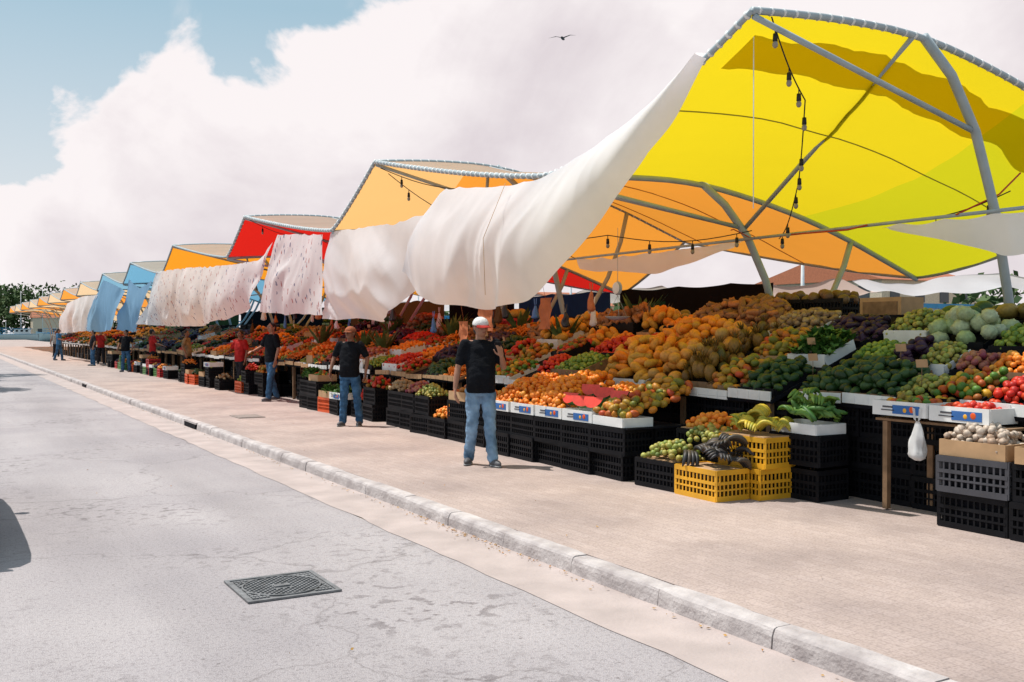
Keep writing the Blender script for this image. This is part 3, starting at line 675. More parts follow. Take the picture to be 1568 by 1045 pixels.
for yy in np.arange(7.8,10.8,.62):
    for z in range(3): crate('k',7.80,yy,PZ+z*.3)
for z in range(2): crate('k',7.42,7.02,PZ+z*.33)
tray('w',7.42,7.02,.755); pile('green_banana',7.22,7.62,6.74,7.3,flat(.82),.12,2); pile('cucumber',7.22,7.6,6.74,7.1,flat(.91),.1,1)
for z,c in enumerate(['k','s']): crate(c,7.45,5.12,PZ+z*.3)
tray('c',7.45,5.12,.72); pile('garlic',7.27,7.63,4.85,5.4,flat(.76),.12,3)
crate('k',7.45,4.45,PZ); crate('k',7.45,4.45,PZ+.3); tray('c',7.45,4.45,.72); pile('ginger',7.27,7.63,4.18,4.72,flat(.76),.12,3)
tray('b',7.62,5.95,.99); tray('b',7.62,5.35,.98); pile('bell_pepper',7.47,7.77,5.7,6.2,flat(1.04),.06,1); pile('tomato',7.47,7.77,5.1,5.6,flat(1.03),.06,1)
b=MB(); b.box((7.62,5.6,.945),(.3,1.3,.02)); b.box((7.5,5.05,.53),(.05,.05,.8)); b.box((7.5,6.15,.53),(.05,.05,.8)); b.make('display_board',[WOOD])
crate('k',6.62,8.16); crate('y',6.62,7.5,along='y'); crate('y',7.05,7.35,along='y'); crate('y',7.05,7.35,PZ+.3)
crate('k',7.05,7.98); crate('k',7.05,7.98,PZ+.3)
pile('tomatillo',6.45,6.85,7.88,8.42,flat(.40),.12,2); pile('plantain',6.45,6.85,7.22,7.75,flat(.40),.1,2)
pile('tomatillo',6.75,7.1,7.6,8.1,flat(.58),.12,2)
pile('mandarin',6.88,7.2,7.75,8.25,flat(.70),.1,2); pile('banana',6.88,7.24,7.08,7.65,flat(.72),.08,1)
b=MB(); b.box((7.05,7.35,.725),(.38,.6,.01)); b.box((7.05,7.98,.725),(.38,.6,.01)); b.box((6.62,7.5,.405),(.38,.58,.01)); b.box((6.62,8.16,.405),(.38,.58,.01)); b.make('cardboard_sheet',[CARD])
for i,yy in enumerate(np.arange(9.0,11.7,.62)):
    for dx in (0,.42):
        for z in range(2): crate('k',6.62+dx,yy,PZ+z*.27)
    tray('b' if i!=0 else 'w',6.62,yy,.70)
b=MB(); b.box((6.85,10.2,.69),(.84,3.1,.02)); b.make('display_board',[DARK])
z0=slope(6.4,.72,.3)
pile('mango',6.45,7.0,8.72,9.32,z0,.08,2); pile('mandarin',6.85,7.3,9.35,9.9,z0,.08,2); pile('orange',6.45,7.3,10.0,10.9,z0,.14,3); pile('mandarin',6.45,7.3,10.9,11.7,z0,.14,3); pile('mango',7.0,7.45,8.75,9.3,z0,.1,2)
RED=mat('watermelon_flesh',(.70,.05,.03),.35,.15,20); RIND=mat('watermelon_rind',(.05,.15,.04),.5)
b=MB()
for (yy,xx,zz) in [(9.45,6.56,.90),(9.72,6.58,.90),(9.98,6.60,.92),(9.58,6.78,1.0),(9.85,6.80,1.02),(9.2,6.75,.98)]:
    n_=12
    arc=[(0,.14*math.cos(math.pi*i/n_),-.14*math.sin(math.pi*i/n_)) for i in range(n_+1)]
    Mx=Matrix.Translation((xx,yy,zz+.08))@Matrix.Rotation(random.uniform(.1,.7),4,'Z')@Matrix.Rotation(R(30),4,'Y')
    A_=[(-.02,a[1],a[2]) for a in arc]; B_=[(.06,a[1]*.9,a[2]*.9) for a in arc]
    b.add(A_+B_,[tuple(range(n_+1))],0,False,Mx); b.add(A_+B_,[(i,i+1,i+n_+2,i+n_+1) for i in range(n_)]+[tuple(range(n_+1,2*n_+2))[::-1],(0,n_+1,2*n_+1,n_)],1,False,Mx)
b.make('watermelon_wedges',[RED,RIND])
def stall(y0,y1,xf,z0,kinds,dens=1,layers=2,xe=9.6,sl=.31):
    zf=table(y0,y1,xf,z0,xe,True,sl); border(xf-.01,y0,y1,z0-.02,random.choice([WHITE,CARD,WHITE]),.08)
    rows=[(xf+.03,xf+.6),(xf+.65,xf+1.2),(xf+1.25,xf+1.8),(xf+1.85,xe+.05)]
    for r_,(x0,x1) in enumerate(rows):
        y=y0
        while y<y1-.2:
            w=random.uniform(.4,.85)/(1 if dens>.8 else .7); e=min(y1,y+w)
            if random.random()<.10 and r_<3: y=e; continue
            k=random.choice(kinds[min(r_,len(kinds)-1)])
            patch(k,y,e,x0,x1,zf,random.uniform(.05,.17),layers if random.random()<.7 else 1,dens,off=random.choice([-.05,-.02,0,.05,.10,.15])); y=e+random.uniform(0,.06)
    y=y0
    while y<y1-.3:
        k=random.choice(['watermelon','squash','yam','coconut','leafy_greens']); e=min(y1,y+random.uniform(.8,1.4))
        if random.random()<.55:
            for q in np.arange(y+.3,e-.1,.62): crate(random.choice('kkkkgr'),xe+.3,q,zf(xe)+.02)
            if random.random()<.5: pile(k,xe+.1,xe+.5,y+.1,e-.1,flat(zf(xe)+.26),.08,1,1)
        else: pile(k,xe+.05,xe+.55,y,e,flat(zf(xe)+.02),.10,1,min(1,dens*1.1))
        y=e
    y=y0+.35
    while y<y1:
        if random.random()<.6:
            for z in range(random.choice([1,2,2])): crate(random.choice('kkkkkkks'),xf+.28,y,PZ+z*.3)
        y+=.64
    return zf
def row0(y0,y1,xf,kinds,dens=1,gap=.1,cc='kkkkgo',near=True):
    y=y0+.3
    while y<y1:
        if random.random()<gap: y+=.62; continue
        n_=random.choice([1,1,2,2]); c=random.choice(cc)
        for z in range(n_): crate(c,xf+.2,y,PZ+z*.3,j=.06)
        zt=PZ+n_*.3
        k=random.choice(kinds); 
        if random.random()<.5: tray(random.choice('wcb'),xf+.2,y,zt)
        pile(k,xf+.03,xf+.37,y-.27,y+.27,flat(zt-.03),.12,2 if near else 1,dens)
        y+=.64
A=['mango','tomato','orange','pepper','bell_pepper','carrot','lime','eggplant','onion','potato','avocado']
Rr=['tomato','pepper','tomato','orange','carrot','eggplant','bell_pepper','pepper','avocado']
Bk=['yam','yam','carrot','potato','papaya','eggplant','onion','eggplant','coconut','avocado']
stall(11.0,14.2,7.35,.98,[['avocado','lime','bell_pepper','tomato','pepper'],['tomato','pepper','tomato','mango'],['papaya','yam','orange','potato','tomato'],['orange','yam','papaya','ginger']],sl=.36)
row0(12.2,14.6,6.65,['leafy_greens','mandarin','tomatillo','mango'],cc='k',gap=0)
stall(14.3,17.7,7.25,.95,[Rr,Rr,Rr+Bk,Bk])
row0(14.8,15.9,6.75,['potato','onion','pepper'],cc='k',gap=0)
row0(16.7,17.9,6.8,['pepper','tomato','cucumber'],cc='okk',gap=0)
stall(17.9,21.5,7.2,.95,[A,Rr,Rr,Bk]); row0(18.2,21,6.7,['bell_pepper','tomato','carrot','leafy_greens'],cc='kko',gap=.3)
stall(21.7,25.4,7.3,.95,[A,A,Rr,Bk],.85); row0(24.2,26.5,6.9,A,.85,.2)
stall(25.8,33.8,7.3,.95,[A,A,Rr,Bk],.75,1); row0(27,33.5,6.7,A,.8,.25,'kkkyo',False)
stall(34.3,49,7.3,.95,[A,A,Rr,Bk],.6,1); row0(35,49,6.7,A,.7,.3,'kkrog',False)
stall(49.5,80,7.3,.95,[['tomato','mandarin','leafy_greens','melon'],Rr,['papaya','melon']],.42,1)
TRMB.make('produce_tray_dividers',[WHITE,CARD,BLACKP,WOOD])
PL=mat('palm_leaf',(.07,.12,.03),.6,.4,10)
def leaves(name,x,y,z,n,l,spread,m=PL):
    b=MB()
    for i in range(n):
        a=random.uniform(0,6.28); d=Vector((math.cos(a)*spread,math.sin(a)*spread,1)).normalized(); L_=l*random.uniform(.7,1.1); w=.035*random.uniform(.7,1.4)
        s_=Vector((-math.sin(a),math.cos(a),0)); pts=[d*L_*t+Vector((math.cos(a),math.sin(a),-.8))*(.25*L_*t*t*spread) for t in (0,.25,.5,.75,1)]
        ws=[.3*w,w,1.2*w,.8*w,.05*w]; vs=[]
        for p,q in zip(pts,ws): vs+= [p-s_*q,p+s_*q]
        b.add(vs,[(2*k,2*k+1,2*k+3,2*k+2) for k in range(4)],0,True)
    b.make(name,[m],None,(x,y,z))
for (x,y,z) in [(9.6,12.6,1.7),(8.8,13.6,1.4),(8.0,19.2,1.2),(7.9,20,1.2),(9.4,16.0,1.6),(8.2,23.6,1.3),(9.0,18.0,1.5),(9.2,21.6,1.5)]: leaves('bundle_of_leaves',x,y,z,26,.75,.5)
STALK=mat('dry_stalks',(.16,.11,.07),.9,.4,20)
leaves('bundle_of_sugar_cane',9.6,12.2,1.5,26,.7,.3,STALK)
KRAFT=mat('kraft_paper',(.42,.13,.05),.8)
b=MB()
for (x,y,z,w,h) in [(7.0,12.9,2.0,.42,.5),(7.6,12.2,2.0,.3,.45),(7.1,13.8,1.7,.28,.4)]:
    vs=[]
    for i in range(9):
        for j in range(9): vs.append((x+.05*mnoise.noise(Vector((i*.6,j*.6,x))),y-w/2+w*i/8,z-h/2+h*j/8))
    b.add(vs,[(i*9+j,(i+1)*9+j,(i+1)*9+j+1,i*9+j+1) for i in range(8) for j in range(8)],0,True)
    b.tube([(x,y,z+h/2),(x-.2,y,3.0)],.003,4)
b.make('hanging_paper_sacks',[KRAFT])
def bag(x,y,z,h,w,m,name='plastic_bag'):
    b=MB(); vs=[]; n_=14; seg=18; sd_=random.uniform(0,50)
    for i in range(n_+1):
        t=i/n_; r_=w*(.16+.84*t**.7)*(1 if t<.85 else math.sqrt(max(.02,1-((t-.85)/.16)**2)))
        for k in range(seg):
            a=2*math.pi*k/seg; q=1+.45*mnoise.noise(Vector((math.cos(a)*1.6,math.sin(a)*1.6+sd_,t*2.2)))+.2*mnoise.noise(Vector((math.cos(a)*5,math.sin(a)*5+sd_,t*4)))
            vs.append((r_*.55*q*math.cos(a),r_*q*math.sin(a)+.02*mnoise.noise(Vector((t*3,sd_,0))),-h*t))
    b.add(vs,[(i*seg+k,i*seg+(k+1)%seg,(i+1)*seg+(k+1)%seg,(i+1)*seg+k) for i in range(n_) for k in range(seg)]+[tuple(range(seg)),tuple(n_*seg+k for k in range(seg))],0,True)
    for s_ in (-1,1): b.add([(0,s_*.01,0),(0,s_*.035,.02),(0,s_*.05,.12),(0,s_*.02,.11)],[(0,1,2,3)],0,True)
    b.make(name,[m],None,(x,y,z))
PB=fabric('thin_plastic',(.8,.8,.8),tr=.4); PBK=mat('black_bag',(.015,.015,.02),.35); PBB=mat('blue_bag',(.05,.15,.4),.4)
bag(7.40,5.75,.96,.34,.10,PB); bag(9.85,10.15,2.1,.45,.12,AW2)
for i in range(26):
    y=random.uniform(11.5,33); x=random.uniform(7.4,9.8); z=random.uniform(1.95,2.35)
    bag(x,y,z,random.uniform(.2,.4),random.uniform(.07,.14),random.choice([PBK,PBK,PB,KRAFT,PBB,TR_]),'hanging_bag')
b=MB()
for i in range(22):
    y=random.uniform(5,26); x=7.6+random.uniform(0,1.5); z=1.05+(x-7.4)*.36+.24
    b.box((x,y,z),(.004,.11,.075),0,rot=Matrix.Rotation(-.2,4,'Y')@Matrix.Rotation(random.uniform(-.3,.3),4,'Z')); b.tube([(x,y,z-.2),(x,y,z-.04)],.004,4,1)
b.make('price_cards',[CARD,WOOD])
b=MB(); b.tube([(8.3,11.4,3.2),(8.3,11.4,2.45)],.004,5); b.ell((8.3,11.4,2.35),(.03,.1,.1),0,16,10); b.ell((8.268,11.4,2.35),(.01,.085,.085),1,16,8)
for a in range(3): b.tube([(8.3,11.4,2.25),(8.3+.16*math.cos(a*2.1),11.4+.16*math.sin(a*2.1),1.95)],.003,4)
b.loft([(8.3,11.4,1.90,.08,.08),(8.3,11.4,1.95,.17,.17),(8.3,11.4,1.955,.17,.17)],16); b.make('hanging_scale',[STEEL,WHITE])
# ------------------------------------------------------------ boats
BB=mat('boat_blue',(.02,.22,.42),.4,.15); BW=mat('boat_white',(.65,.66,.66),.4,.1); BR=mat('boat_red',(.4,.05,.03),.5)
def boat(x,y,L_,W_,yaw=0,c=0):
    b=MB(); n_=14; vs=[];fs=[]; prof=[(-1,1),( -.85,.35),(-.4,-.1),(0,-.25),(.4,-.1),(.85,.35),(1,1)]
    for i in range(n_+1):
        t=i/n_; w=W_/2*(math.sin(math.pi*min(1,.18+t*.55)) if t<.6 else math.cos((t-.6)/.4*math.pi/2)**.7+.02); sh=.95+.7*max(0,t-.5)**2*4*.8+.15*(1-t)
        for (a,h) in prof: vs.append((a*w,-L_/2+L_*t,-.5+(sh+.5)*max(0,(h+.25)/1.25) if h>-.25 else -.5))
    p=len(prof)
    for i in range(n_):
        for j in range(p-1): fs.append((i*p+j,(i+1)*p+j,(i+1)*p+j+1,i*p+j+1))
    b.add(vs,fs,0,True)
    b.add([vs[i*p] for i in range(n_+1)]+[vs[i*p+p-1] for i in range(n_+1)],[(i,i+1,i+n_+2,i+n_+1) for i in range(n_)],1)
    for s_ in (0,p-1): b.tube([Vector(vs[i*p+s_])+Vector((0,0,.02)) for i in range(n_+1)],.05,6,2)
    b.box((0,-L_*.25,1.5),(W_*.55,L_*.24,1.3),1); b.box((0,-L_*.25,2.19),(W_*.66,L_*.30,.08),2)
    for q in (-1,0,1): b.box((W_*.275+.01,-L_*.25+q*L_*.075,1.75),(.02,.45,.35),3); b.box((-W_*.275-.01,-L_*.25+q*L_*.075,1.75),(.02,.45,.35),3)
    for sx in (-1,1):
        for yy in (-.08,.03,.14,.26,.36): b.tube([(sx*W_*.40,L_*yy,.8),(sx*W_*.38,L_*yy,2.3)],.03,6,2)
        for z in (1.5,1.9,2.3): b.tube([(sx*W_*.39,-L_*.08,z),(sx*W_*.38,L_*.36,z-.04)],.035,6,2)
    for yy in (-.08,.03,.14,.26,.36): b.tube([(-W_*.38,L_*yy,2.3),(W_*.38,L_*yy,2.3)],.03,6,2)
    b.box((0,L_*.2,1.15),(W_*.5,L_*.22,.5),2)
    b.tube([(0,L_*.0,.8),(0,L_*.0,3.6)],[.06,.03],8,1)
    b.make('wooden_fishing_boat',[[BB,BW,BR][c%3],BW,BB,DARK],None,(x,y,.02),yaw)
for i,(x,y) in enumerate([(16.4,4.5),(16.2,15.5),(16.8,25.5),(16.5,36),(16.7,47),(16.5,58)]): boat(x,y,9,3,R(random.uniform(-3,3)),[0,0,1,2,0,1][i])
for i,(x,y) in enumerate([(12,225),(24,232),(2,228)]): boat(x,y,12,3.6,R(80),1)
b=MB()
for x,y,h in [(3,226,9),(9,231,11),(15,229,10),(-2,235,12),(20,240,11)]: b.tube([(x,y,0),(x,y,h)],[.1,.05],6)
b.make('boat_masts',[BW])
b=MB()
for yy in (120,150,180): b.tube([(4.5,yy,0),(4.5,yy,7)],[.09,.05],8); b.tube([(4.5,yy,7),(4.3,yy,7.25),(3.4,yy,7.3)],.04,6); b.box((3.2,yy,7.3),(.5,.18,.08))
b.make('street_lamps',[STEEL])
b=MB(); b.ell((0,0,0),(.06,.22,.06),0,10,6)
for s_ in (-1,1): b.add([(0,.08,.02),(0,-.06,.02),(s_*.3,.02,.12),(s_*.3,.1,.12),(s_*.62,-.06,.04)],[(0,1,2,3),(3,2,4)] if s_>0 else [(3,2,1,0),(4,2,3)],0,True)
b.make('seagull',[GREYP],None,(22.0,34.0,13.6),R(-50))
# ------------------------------------------------------------ added car, unseen left of the frame, there for its road shadow
def car(x,y):
    root=empty('shadow_car',(x,y,0)); P_=mat('car_paint',(.3,.31,.33),.25,.05); P_.node_tree.nodes['Principled BSDF'].inputs['Metallic'].default_value=.5
    GL=mat('car_glass',(.02,.025,.03),.05); RUB=mat('tyre',(.015,.015,.015),.8); HUB=mat('hub',(.4,.4,.42),.3,metal=.8); LT=mat('tail_lamp',(.4,.01,.01),.2)
    secs=[(-2.02,.35,.62,.66,.66,.56),(-1.92,.25,.82,.90,.78,.62),(-1.75,.22,.93,1.28,.83,.60),(-1.45,.2,.95,1.46,.85,.60),(-.9,.2,.95,1.50,.86,.61),(-.1,.2,.94,1.49,.86,.61),(.35,.2,.93,1.40,.86,.61),(.95,.2,.92,.98,.85,.70),(1.45,.2,.86,.90,.83,.68),(1.85,.24,.74,.78,.76,.6),(2.02,.32,.58,.62,.62,.5)]
    b=MB(); vs=[]
    for (yy,zl,bz,rz_,w,rw) in secs:
        h=[(-w*.9,zl),(-w,zl+.2),(-w,bz),(-rw,rz_),(-rw*.5,rz_+.03),(rw*.5,rz_+.03),(rw,rz_),(w,bz),(w,zl+.2),(w*.9,zl)]
        vs+=[(a,yy,z) for a,z in h]
    n=len(secs); fa=[];fg=[]
    for i in range(n-1):
        for j in range(9):
            f_=(i*10+j,i*10+j+1,(i+1)*10+j+1,(i+1)*10+j); tall=(secs[i][3]-secs[i][2]>.3)or(secs[i+1][3]-secs[i+1][2]>.3)
            ws=(i in(1,6) and j in(3,4,5))
            (fg if (tall and j in(2,6)) or ws else fa).append(f_)
    fa+= [tuple(range(10))[::-1],tuple((n-1)*10+k for k in range(10))]
    b.add(vs,fa,0,True)
    for f_ in fg: b.f.append(f_); b.m.append(1); b.s.append(True)
    b.add([(a*.9,yy,zl) for (yy,zl,bz,rz_,w,rw) in secs for a in (-w,w)],[(2*i,2*i+1,2*i+3,2*i+2) for i in range(n-1)],3)
    for sx in (-1,1):
        b.ell((sx*.90,.55,1.0),(.07,.06,.07),0,10,8); b.box((sx*.62,-2.0,.78),(.2,.05,.14),2)
        for yy in (-1.3,1.28):
            b.tube([(sx*.68,yy,.31),(sx*.70,yy,.31),(sx*.86,yy,.31),(sx*.88,yy,.31)],[.27,.31,.31,.28],22,3,False); b.tube([(sx*.86,yy,.31),(sx*.895,yy,.31)],[.19,.17],16,4,False)
    b.box((0,-2.03,.42),(1.2,.06,.16),3)
    b.make('body',[P_,GL,LT,RUB,HUB],root)
car(-.49,10.4)
# ------------------------------------------------------------ people
SKINM={'brown':mat('skin_brown',(.22,.10,.06),.55,.12,6),'tan':mat('skin_tan',(.33,.16,.10),.55,.12,6)}
HAIR=mat('dark_hair',(.012,.01,.009),.7,.3,60)
EYE=mat('eye_white',(.6,.58,.55),.3,.03); IRIS=mat('iris',(.02,.012,.01),.2); LIP=mat('lips',(.25,.08,.06),.5); SHOE=mat('shoe_leather',(.09,.09,.10),.6,.3); SOLE=mat('shoe_sole',(.3,.3,.3),.8)
def cl_(name,c,var=.25,sc=9,c2=None): return mat(name,c,.9,var,sc,.4,50,c2=c2,spec=.15)
BLK=cl_('black_tshirt',(.006,.007,.010)); JEAN=cl_('denim',(.07,.15,.26),.3,5,c2=(.24,.36,.50)); JEAN2=cl_('dark_denim',(.025,.075,.16),.35,c2=(.05,.12,.22)); REDS=cl_('red_shirt',(.35,.02,.02)); BLUS=cl_('blue_shirt',(.06,.18,.35)); GRYS=cl_('grey_shirt',(.25,.24,.23)); KHA=cl_('khaki',(.25,.19,.12)); DRK=cl_('dark_trousers',(.02,.02,.025))
CAPW=cl_('cap_white',(.6,.58,.56)); CAPR=cl_('cap_red',(.45,.04,.03)); CAPO=cl_('cap_orange',(.3,.1,.05))
def remesh(b,name,mats,vox,sm=3,wr=0):
    me=b.mesh('tmp',[]); o=bpy.data.objects.new('tmp',me); S.collection.objects.link(o)
    m=o.modifiers.new('r','REMESH'); m.mode='VOXEL'; m.voxel_size=vox
    s_=o.modifiers.new('s','SMOOTH'); s_.iterations=sm; s_.factor=.5
    dg=bpy.context.evaluated_depsgraph_get(); dg.update(); e=o.evaluated_get(dg); nm=bpy.data.meshes.new_from_object(e); nm.name=name
    bpy.data.objects.remove(o)
    if wr:
        for v in nm.vertices:
            c=v.co; d=mnoise.noise(Vector((c.x*9,c.y*9,c.z*14)))+.6*mnoise.noise(Vector((c.x*18+c.z*12,c.y*18,c.z*22)))
            v.co=c+v.normal*d*wr
    nm.materials.clear()
    for x in mats: nm.materials.append(x)
    nm.polygons.foreach_set('use_smooth',[True]*len(nm.polygons)); nm.polygons.foreach_set('material_index',[0]*len(nm.polygons)); nm.update(); return nm
def V3(*a): return Vector(a)
def hand(b,w,d,n,side,curl=.5,s=1.0):
    d=d.normalized(); n=(n-d*n.dot(d)).normalized(); a=d.cross(n)*side
    kn=[]
    for i,(o,l) in enumerate([(.030,.092),(.010,.096),(-.010,.092),(-.028,.083)]):
        k=w+d*l*s+a*o*s; b.cap(w+d*.012+a*o*.55*s,k,.0155*s,.0125*s,8); kn.append(k)
    for i,k in enumerate(kn):
        L1,L2,L3=[(.040,.024,.020),(.045,.028,.021),(.041,.026,.020),(.032,.019,.018)][i]
        c=curl*(1+.12*i); q=k; dd=d
        for L_,rr in ((L1,.0098),(L2,.0088),(L3,.0078)):
            dd=(dd*math.cos(c*.8)+n*math.sin(c*.8)).normalized(); e=q+dd*L_*s; b.cap(q,e,rr*s,rr*.9*s,8); q=e
    t0=w+d*.025*s+a*.022*s; t1=t0+(d*.6+a*.75+n*.25).normalized()*.045*s; t2=t1+(d*.9+a*.25+n*.35).normalized()*.032*s; t3=t2+(d+n*.4).normalized()*.025*s
    b.cap(t0,t1,.0145*s,.0115*s,8); b.cap(t1,t2,.0112*s,.010*s,8); b.cap(t2,t3,.0098*s,.0085*s,8)
def build_person(pose,vox=.008):
    P=dict(hipL=V3(.09,0,.92),hipR=V3(-.09,0,.92),kneeL=V3(.11,-.02,.50),kneeR=V3(-.11,-.02,.50),ankL=V3(.12,.03,.09),ankR=V3(-.12,.03,.09),toeL=(.12,-1),toeR=(-.12,-1),
           shL=V3(.185,0,1.44),shR=V3(-.185,0,1.44),elL=V3(.25,.02,1.16),elR=V3(-.25,.02,1.16),wrL=V3(.26,-.06,.92),wrR=V3(-.26,-.06,.92),hdL=V3(0,-.2,-1),hdR=V3(0,-.2,-1),nL=V3(-1,0,0),nR=V3(1,0,0),turn=0,tilt=0,belly=0,curl=.45,lean=0)
    P.update(pose)
    out={}
    b=MB()
    H=Matrix.Translation((0,.0,1.53))@Matrix.Rotation(P['turn'],4,'Z')@Matrix.Rotation(P['tilt'],4,'X')
    def h(x,y,z): return H@Vector((x,y,z))
    hr=H.to_3x3().to_4x4()
    b.ell(h(0,.012,.125),(.077,.097,.105),0,20,14,rot=hr)
    b.ell(h(0,-.022,.065),(.058,.068,.068),0,16,10,rot=hr)
    b.ell(h(0,-.052,.038),(.032,.03,.028),0,12,8,rot=hr)
    b.cap(h(0,-.083,.128),h(0,-.108,.092),.010,.0155,8)
    b.cap(h(-.012,-.100,.088),h(.012,-.100,.088),.009,.009,8)
    b.cap(h(-.045,-.062,.138),h(.045,-.062,.138),.026,.026,8)
    b.cap(h(-.04,-.058,.098),h(-.052,-.045,.088),.022,.02,8); b.cap(h(.04,-.058,.098),h(.052,-.045,.088),.022,.02,8)
    b.cap(h(-.018,-.088,.060),h(.018,-.088,.060),.0085,.0085,8)
    for s_ in (-1,1): b.ell(h(s_*.080,.012,.105),(.010,.020,.031),0,10,8,rot=hr)
    b.cap((0,.018,1.40),h(0,.012,.06),.062,.055,14)
    b.cap((-.14,.01,1.435),(.14,.01,1.435),.055,.055,12)
    b.loft([(0,0,.95,.14,.09),(0,0,1.1,.13,.085),(0,0,1.25,.145,.09),(0,0,1.4,.15,.085),(0,0,1.46,.08,.06)],18)
    for s_,a in ((1,'L'),(-1,'R')):
        sh,el,wr=P['sh'+a],P['el'+a],P['wr'+a]
        b.cap(sh,el,.050,.038,12); b.cap(el,el.lerp(wr,.35),.037,.039,12); b.cap(el.lerp(wr,.35),wr,.039,.025,12)
        hand(b,wr,P['hd'+a],P['n'+a],P.get('ts'+a,s_),P['curl'])
        b.cap(P['hip'+a],P['knee'+a],.075,.052,12); b.cap(P['knee'+a],P['ank'+a]+V3(0,0,.04),.05,.035,12)
    out['body']=remesh(b,'body',[None],vox,2)
    f=MB()
    for s_ in (-1,1):
        f.ell(h(s_*.031,-.0835,.120),(.0125,.008,.008),0,10,8,rot=hr); f.ell(h(s_*.031,-.0905,.120),(.0055,.0035,.0055),1,8,6,rot=hr)
        f.cap(h(s_*.018,-.093,.142),h(s_*.045,-.082,.145),.0042,.003,6,2)
    f.cap(h(-.02,-.0945,.059),h(.02,-.0945,.059),.0045,.0045,6,3)
    out['face']=f.mesh('face_details',[EYE,IRIS,HAIR,LIP])
    g=MB(); g.ell(h(0,.024,.135),(.084,.100,.105),0,20,14,rot=hr); g.ell(h(0,.06,.09),(.072,.058,.078),0,14,10,rot=hr)
    out['hair']=remesh(g,'hair',[HAIR],.012,1)
    c=MB(); c.ell(h(0,.012,.145),(.096,.112,.092),0,24,16,rot=hr,zmin=-.12)
    vs=[];n_=12
    for i in range(n_+1):
        w=math.pi*(i/n_); x=-.080*math.cos(w)
        vs+= [h(x,-.04-.058*math.sin(w),.142),h(x*1.02,-.05-.140*math.sin(w),.126-.010*abs(math.cos(w)))]
    vs2=[Vector(v)+Vector((0,0,-.006)) for v in vs]; m_=len(vs)
    c.add(vs+vs2,[(2*i,2*i+1,2*i+3,2*i+2) for i in range(n_)]+[(m_+2*i,m_+2*i+2,m_+2*i+3,m_+2*i+1) for i in range(n_)]+[(2*i+1,m_+2*i+1,m_+2*i+3,2*i+3) for i in range(n_)],1,True)
    out['cap']=c
    t=MB(); by=P['belly']
    t.loft([(0,-.005,.86,.178,.122),(0,-.005-by*.3,.94,.178,.125+by*.5),(0,-.01-by*.5,1.05,.170,.12+by),(0,-.008-by*.3,1.18,.178,.122+by*.6),(0,0,1.30,.190,.125),(0,.005,1.40,.182,.108),(0,.012,1.455,.135,.088),(0,.015,1.495,.075,.07)],22)
    for a in 'LR':
        sh,el=P['sh'+a],P['el'+a]; t.cap(sh+V3(0,0,-.005),sh.lerp(el,.45),.072,.070,14); t.cap(sh.lerp(el,.3),sh.lerp(el,.72),.068,.064,14)
        t.cap(V3(0,.01,1.40),sh+V3(0,0,-.02),.075,.07,14)
    out['shirt']=remesh(t,'shirt',[None],max(vox,.011),3,.008)
    t=MB()
    t.loft([(0,0,.82,.155,.105),(0,0,.88,.168,.118),(0,-.003,.95,.165,.115),(0,-.003,1.0,.155,.11)],20)
    for a in 'LR':
        hp,kn,an=P['hip'+a],P['knee'+a],P['ank'+a]
        t.cap(hp+V3(0,0,-.04),hp.lerp(kn,.5),.098,.086,14); t.cap(hp.lerp(kn,.45),kn,.087,.072,14); t.cap(kn,kn.lerp(an,.5),.072,.068,14); t.cap(kn.lerp(an,.45),an+V3(0,0,.0),.068,.066,14)
    out['trousers']=remesh(t,'trousers',[None],max(vox,.011),3,.013)
    t=MB()
    for a in 'LR':
        an=P['ank'+a]; tx=P['toe'+a]; d=V3(tx[0],tx[1],0).normalized(); rt=Matrix.Rotation(math.atan2(d.x,-d.y),4,'Z')
        base=V3(an.x,an.y,an.z-.09)
        t.ell(base+d*.06+V3(0,0,.042),(.048,.138,.045),0,16,10,rot=rt); t.ell(base+V3(0,0,.06),(.045,.062,.055),0,14,8,rot=rt); t.ell(base+d*.06+V3(0,0,.014),(.052,.148,.016),1,16,6,rot=rt)
    out['shoes']=t.mesh('shoes',[SHOE,SOLE])
    return out
def place(P,name,loc,yaw,skin,shirt,pants,cap=None,scale=1.0):
    root=empty(name,loc,yaw); root.scale=(scale,)*3
    def dup(me,m): 
        q=me.copy(); q.materials.clear(); q.materials.append(m); return q
    obj('body',dup(P['body'],skin),root); obj('face_details',P['face'],root); obj('hair',P['hair'],root)
    obj('shirt',dup(P['shirt'],shirt),root); obj('trousers',dup(P['trousers'],pants),root); obj('shoes',P['shoes'],root)
    if cap: obj('cap',P['cap'].mesh('cap',list(cap)),root)
    return root
p1=build_person(dict(kneeL=V3(.10,-.06,.50),ankL=V3(.13,-.14,.09),kneeR=V3(-.10,.0,.50),ankR=V3(-.13,.10,.09),toeL=(.35,-1),toeR=(-.3,-1),
   elR=V3(-.27,.0,1.16),wrR=V3(-.31,-.05,.91),elL=V3(.27,-.05,1.17),wrL=V3(.22,-.25,1.30),hdL=V3(-.25,-.25,1),nL=V3(-.5,.9,.2),turn=.35,tilt=.08,belly=.045),.008)
r1=place(p1,'man',(5.72,10.67,PZ),R(-22),SKINM['tan'],BLK,JEAN,(CAPW,CAPR),1.02)
b=MB(); b.box((.17,-.26,1.40),(.07,.014,.15),rot=Matrix.Rotation(.3,4,'X')); b.make('phone',[BLACKP],r1)
p2=build_person(dict(elL=V3(.31,.04,1.2),wrL=V3(.30,-.04,.95),elR=V3(-.31,.04,1.2),wrR=V3(-.34,-.08,.96),kneeL=V3(.14,-.03,.5),ankL=V3(.17,.02,.09),kneeR=V3(-.10,-.05,.5),ankR=V3(-.12,-.05,.09),turn=-.25,tilt=-.05,belly=.03),.009)
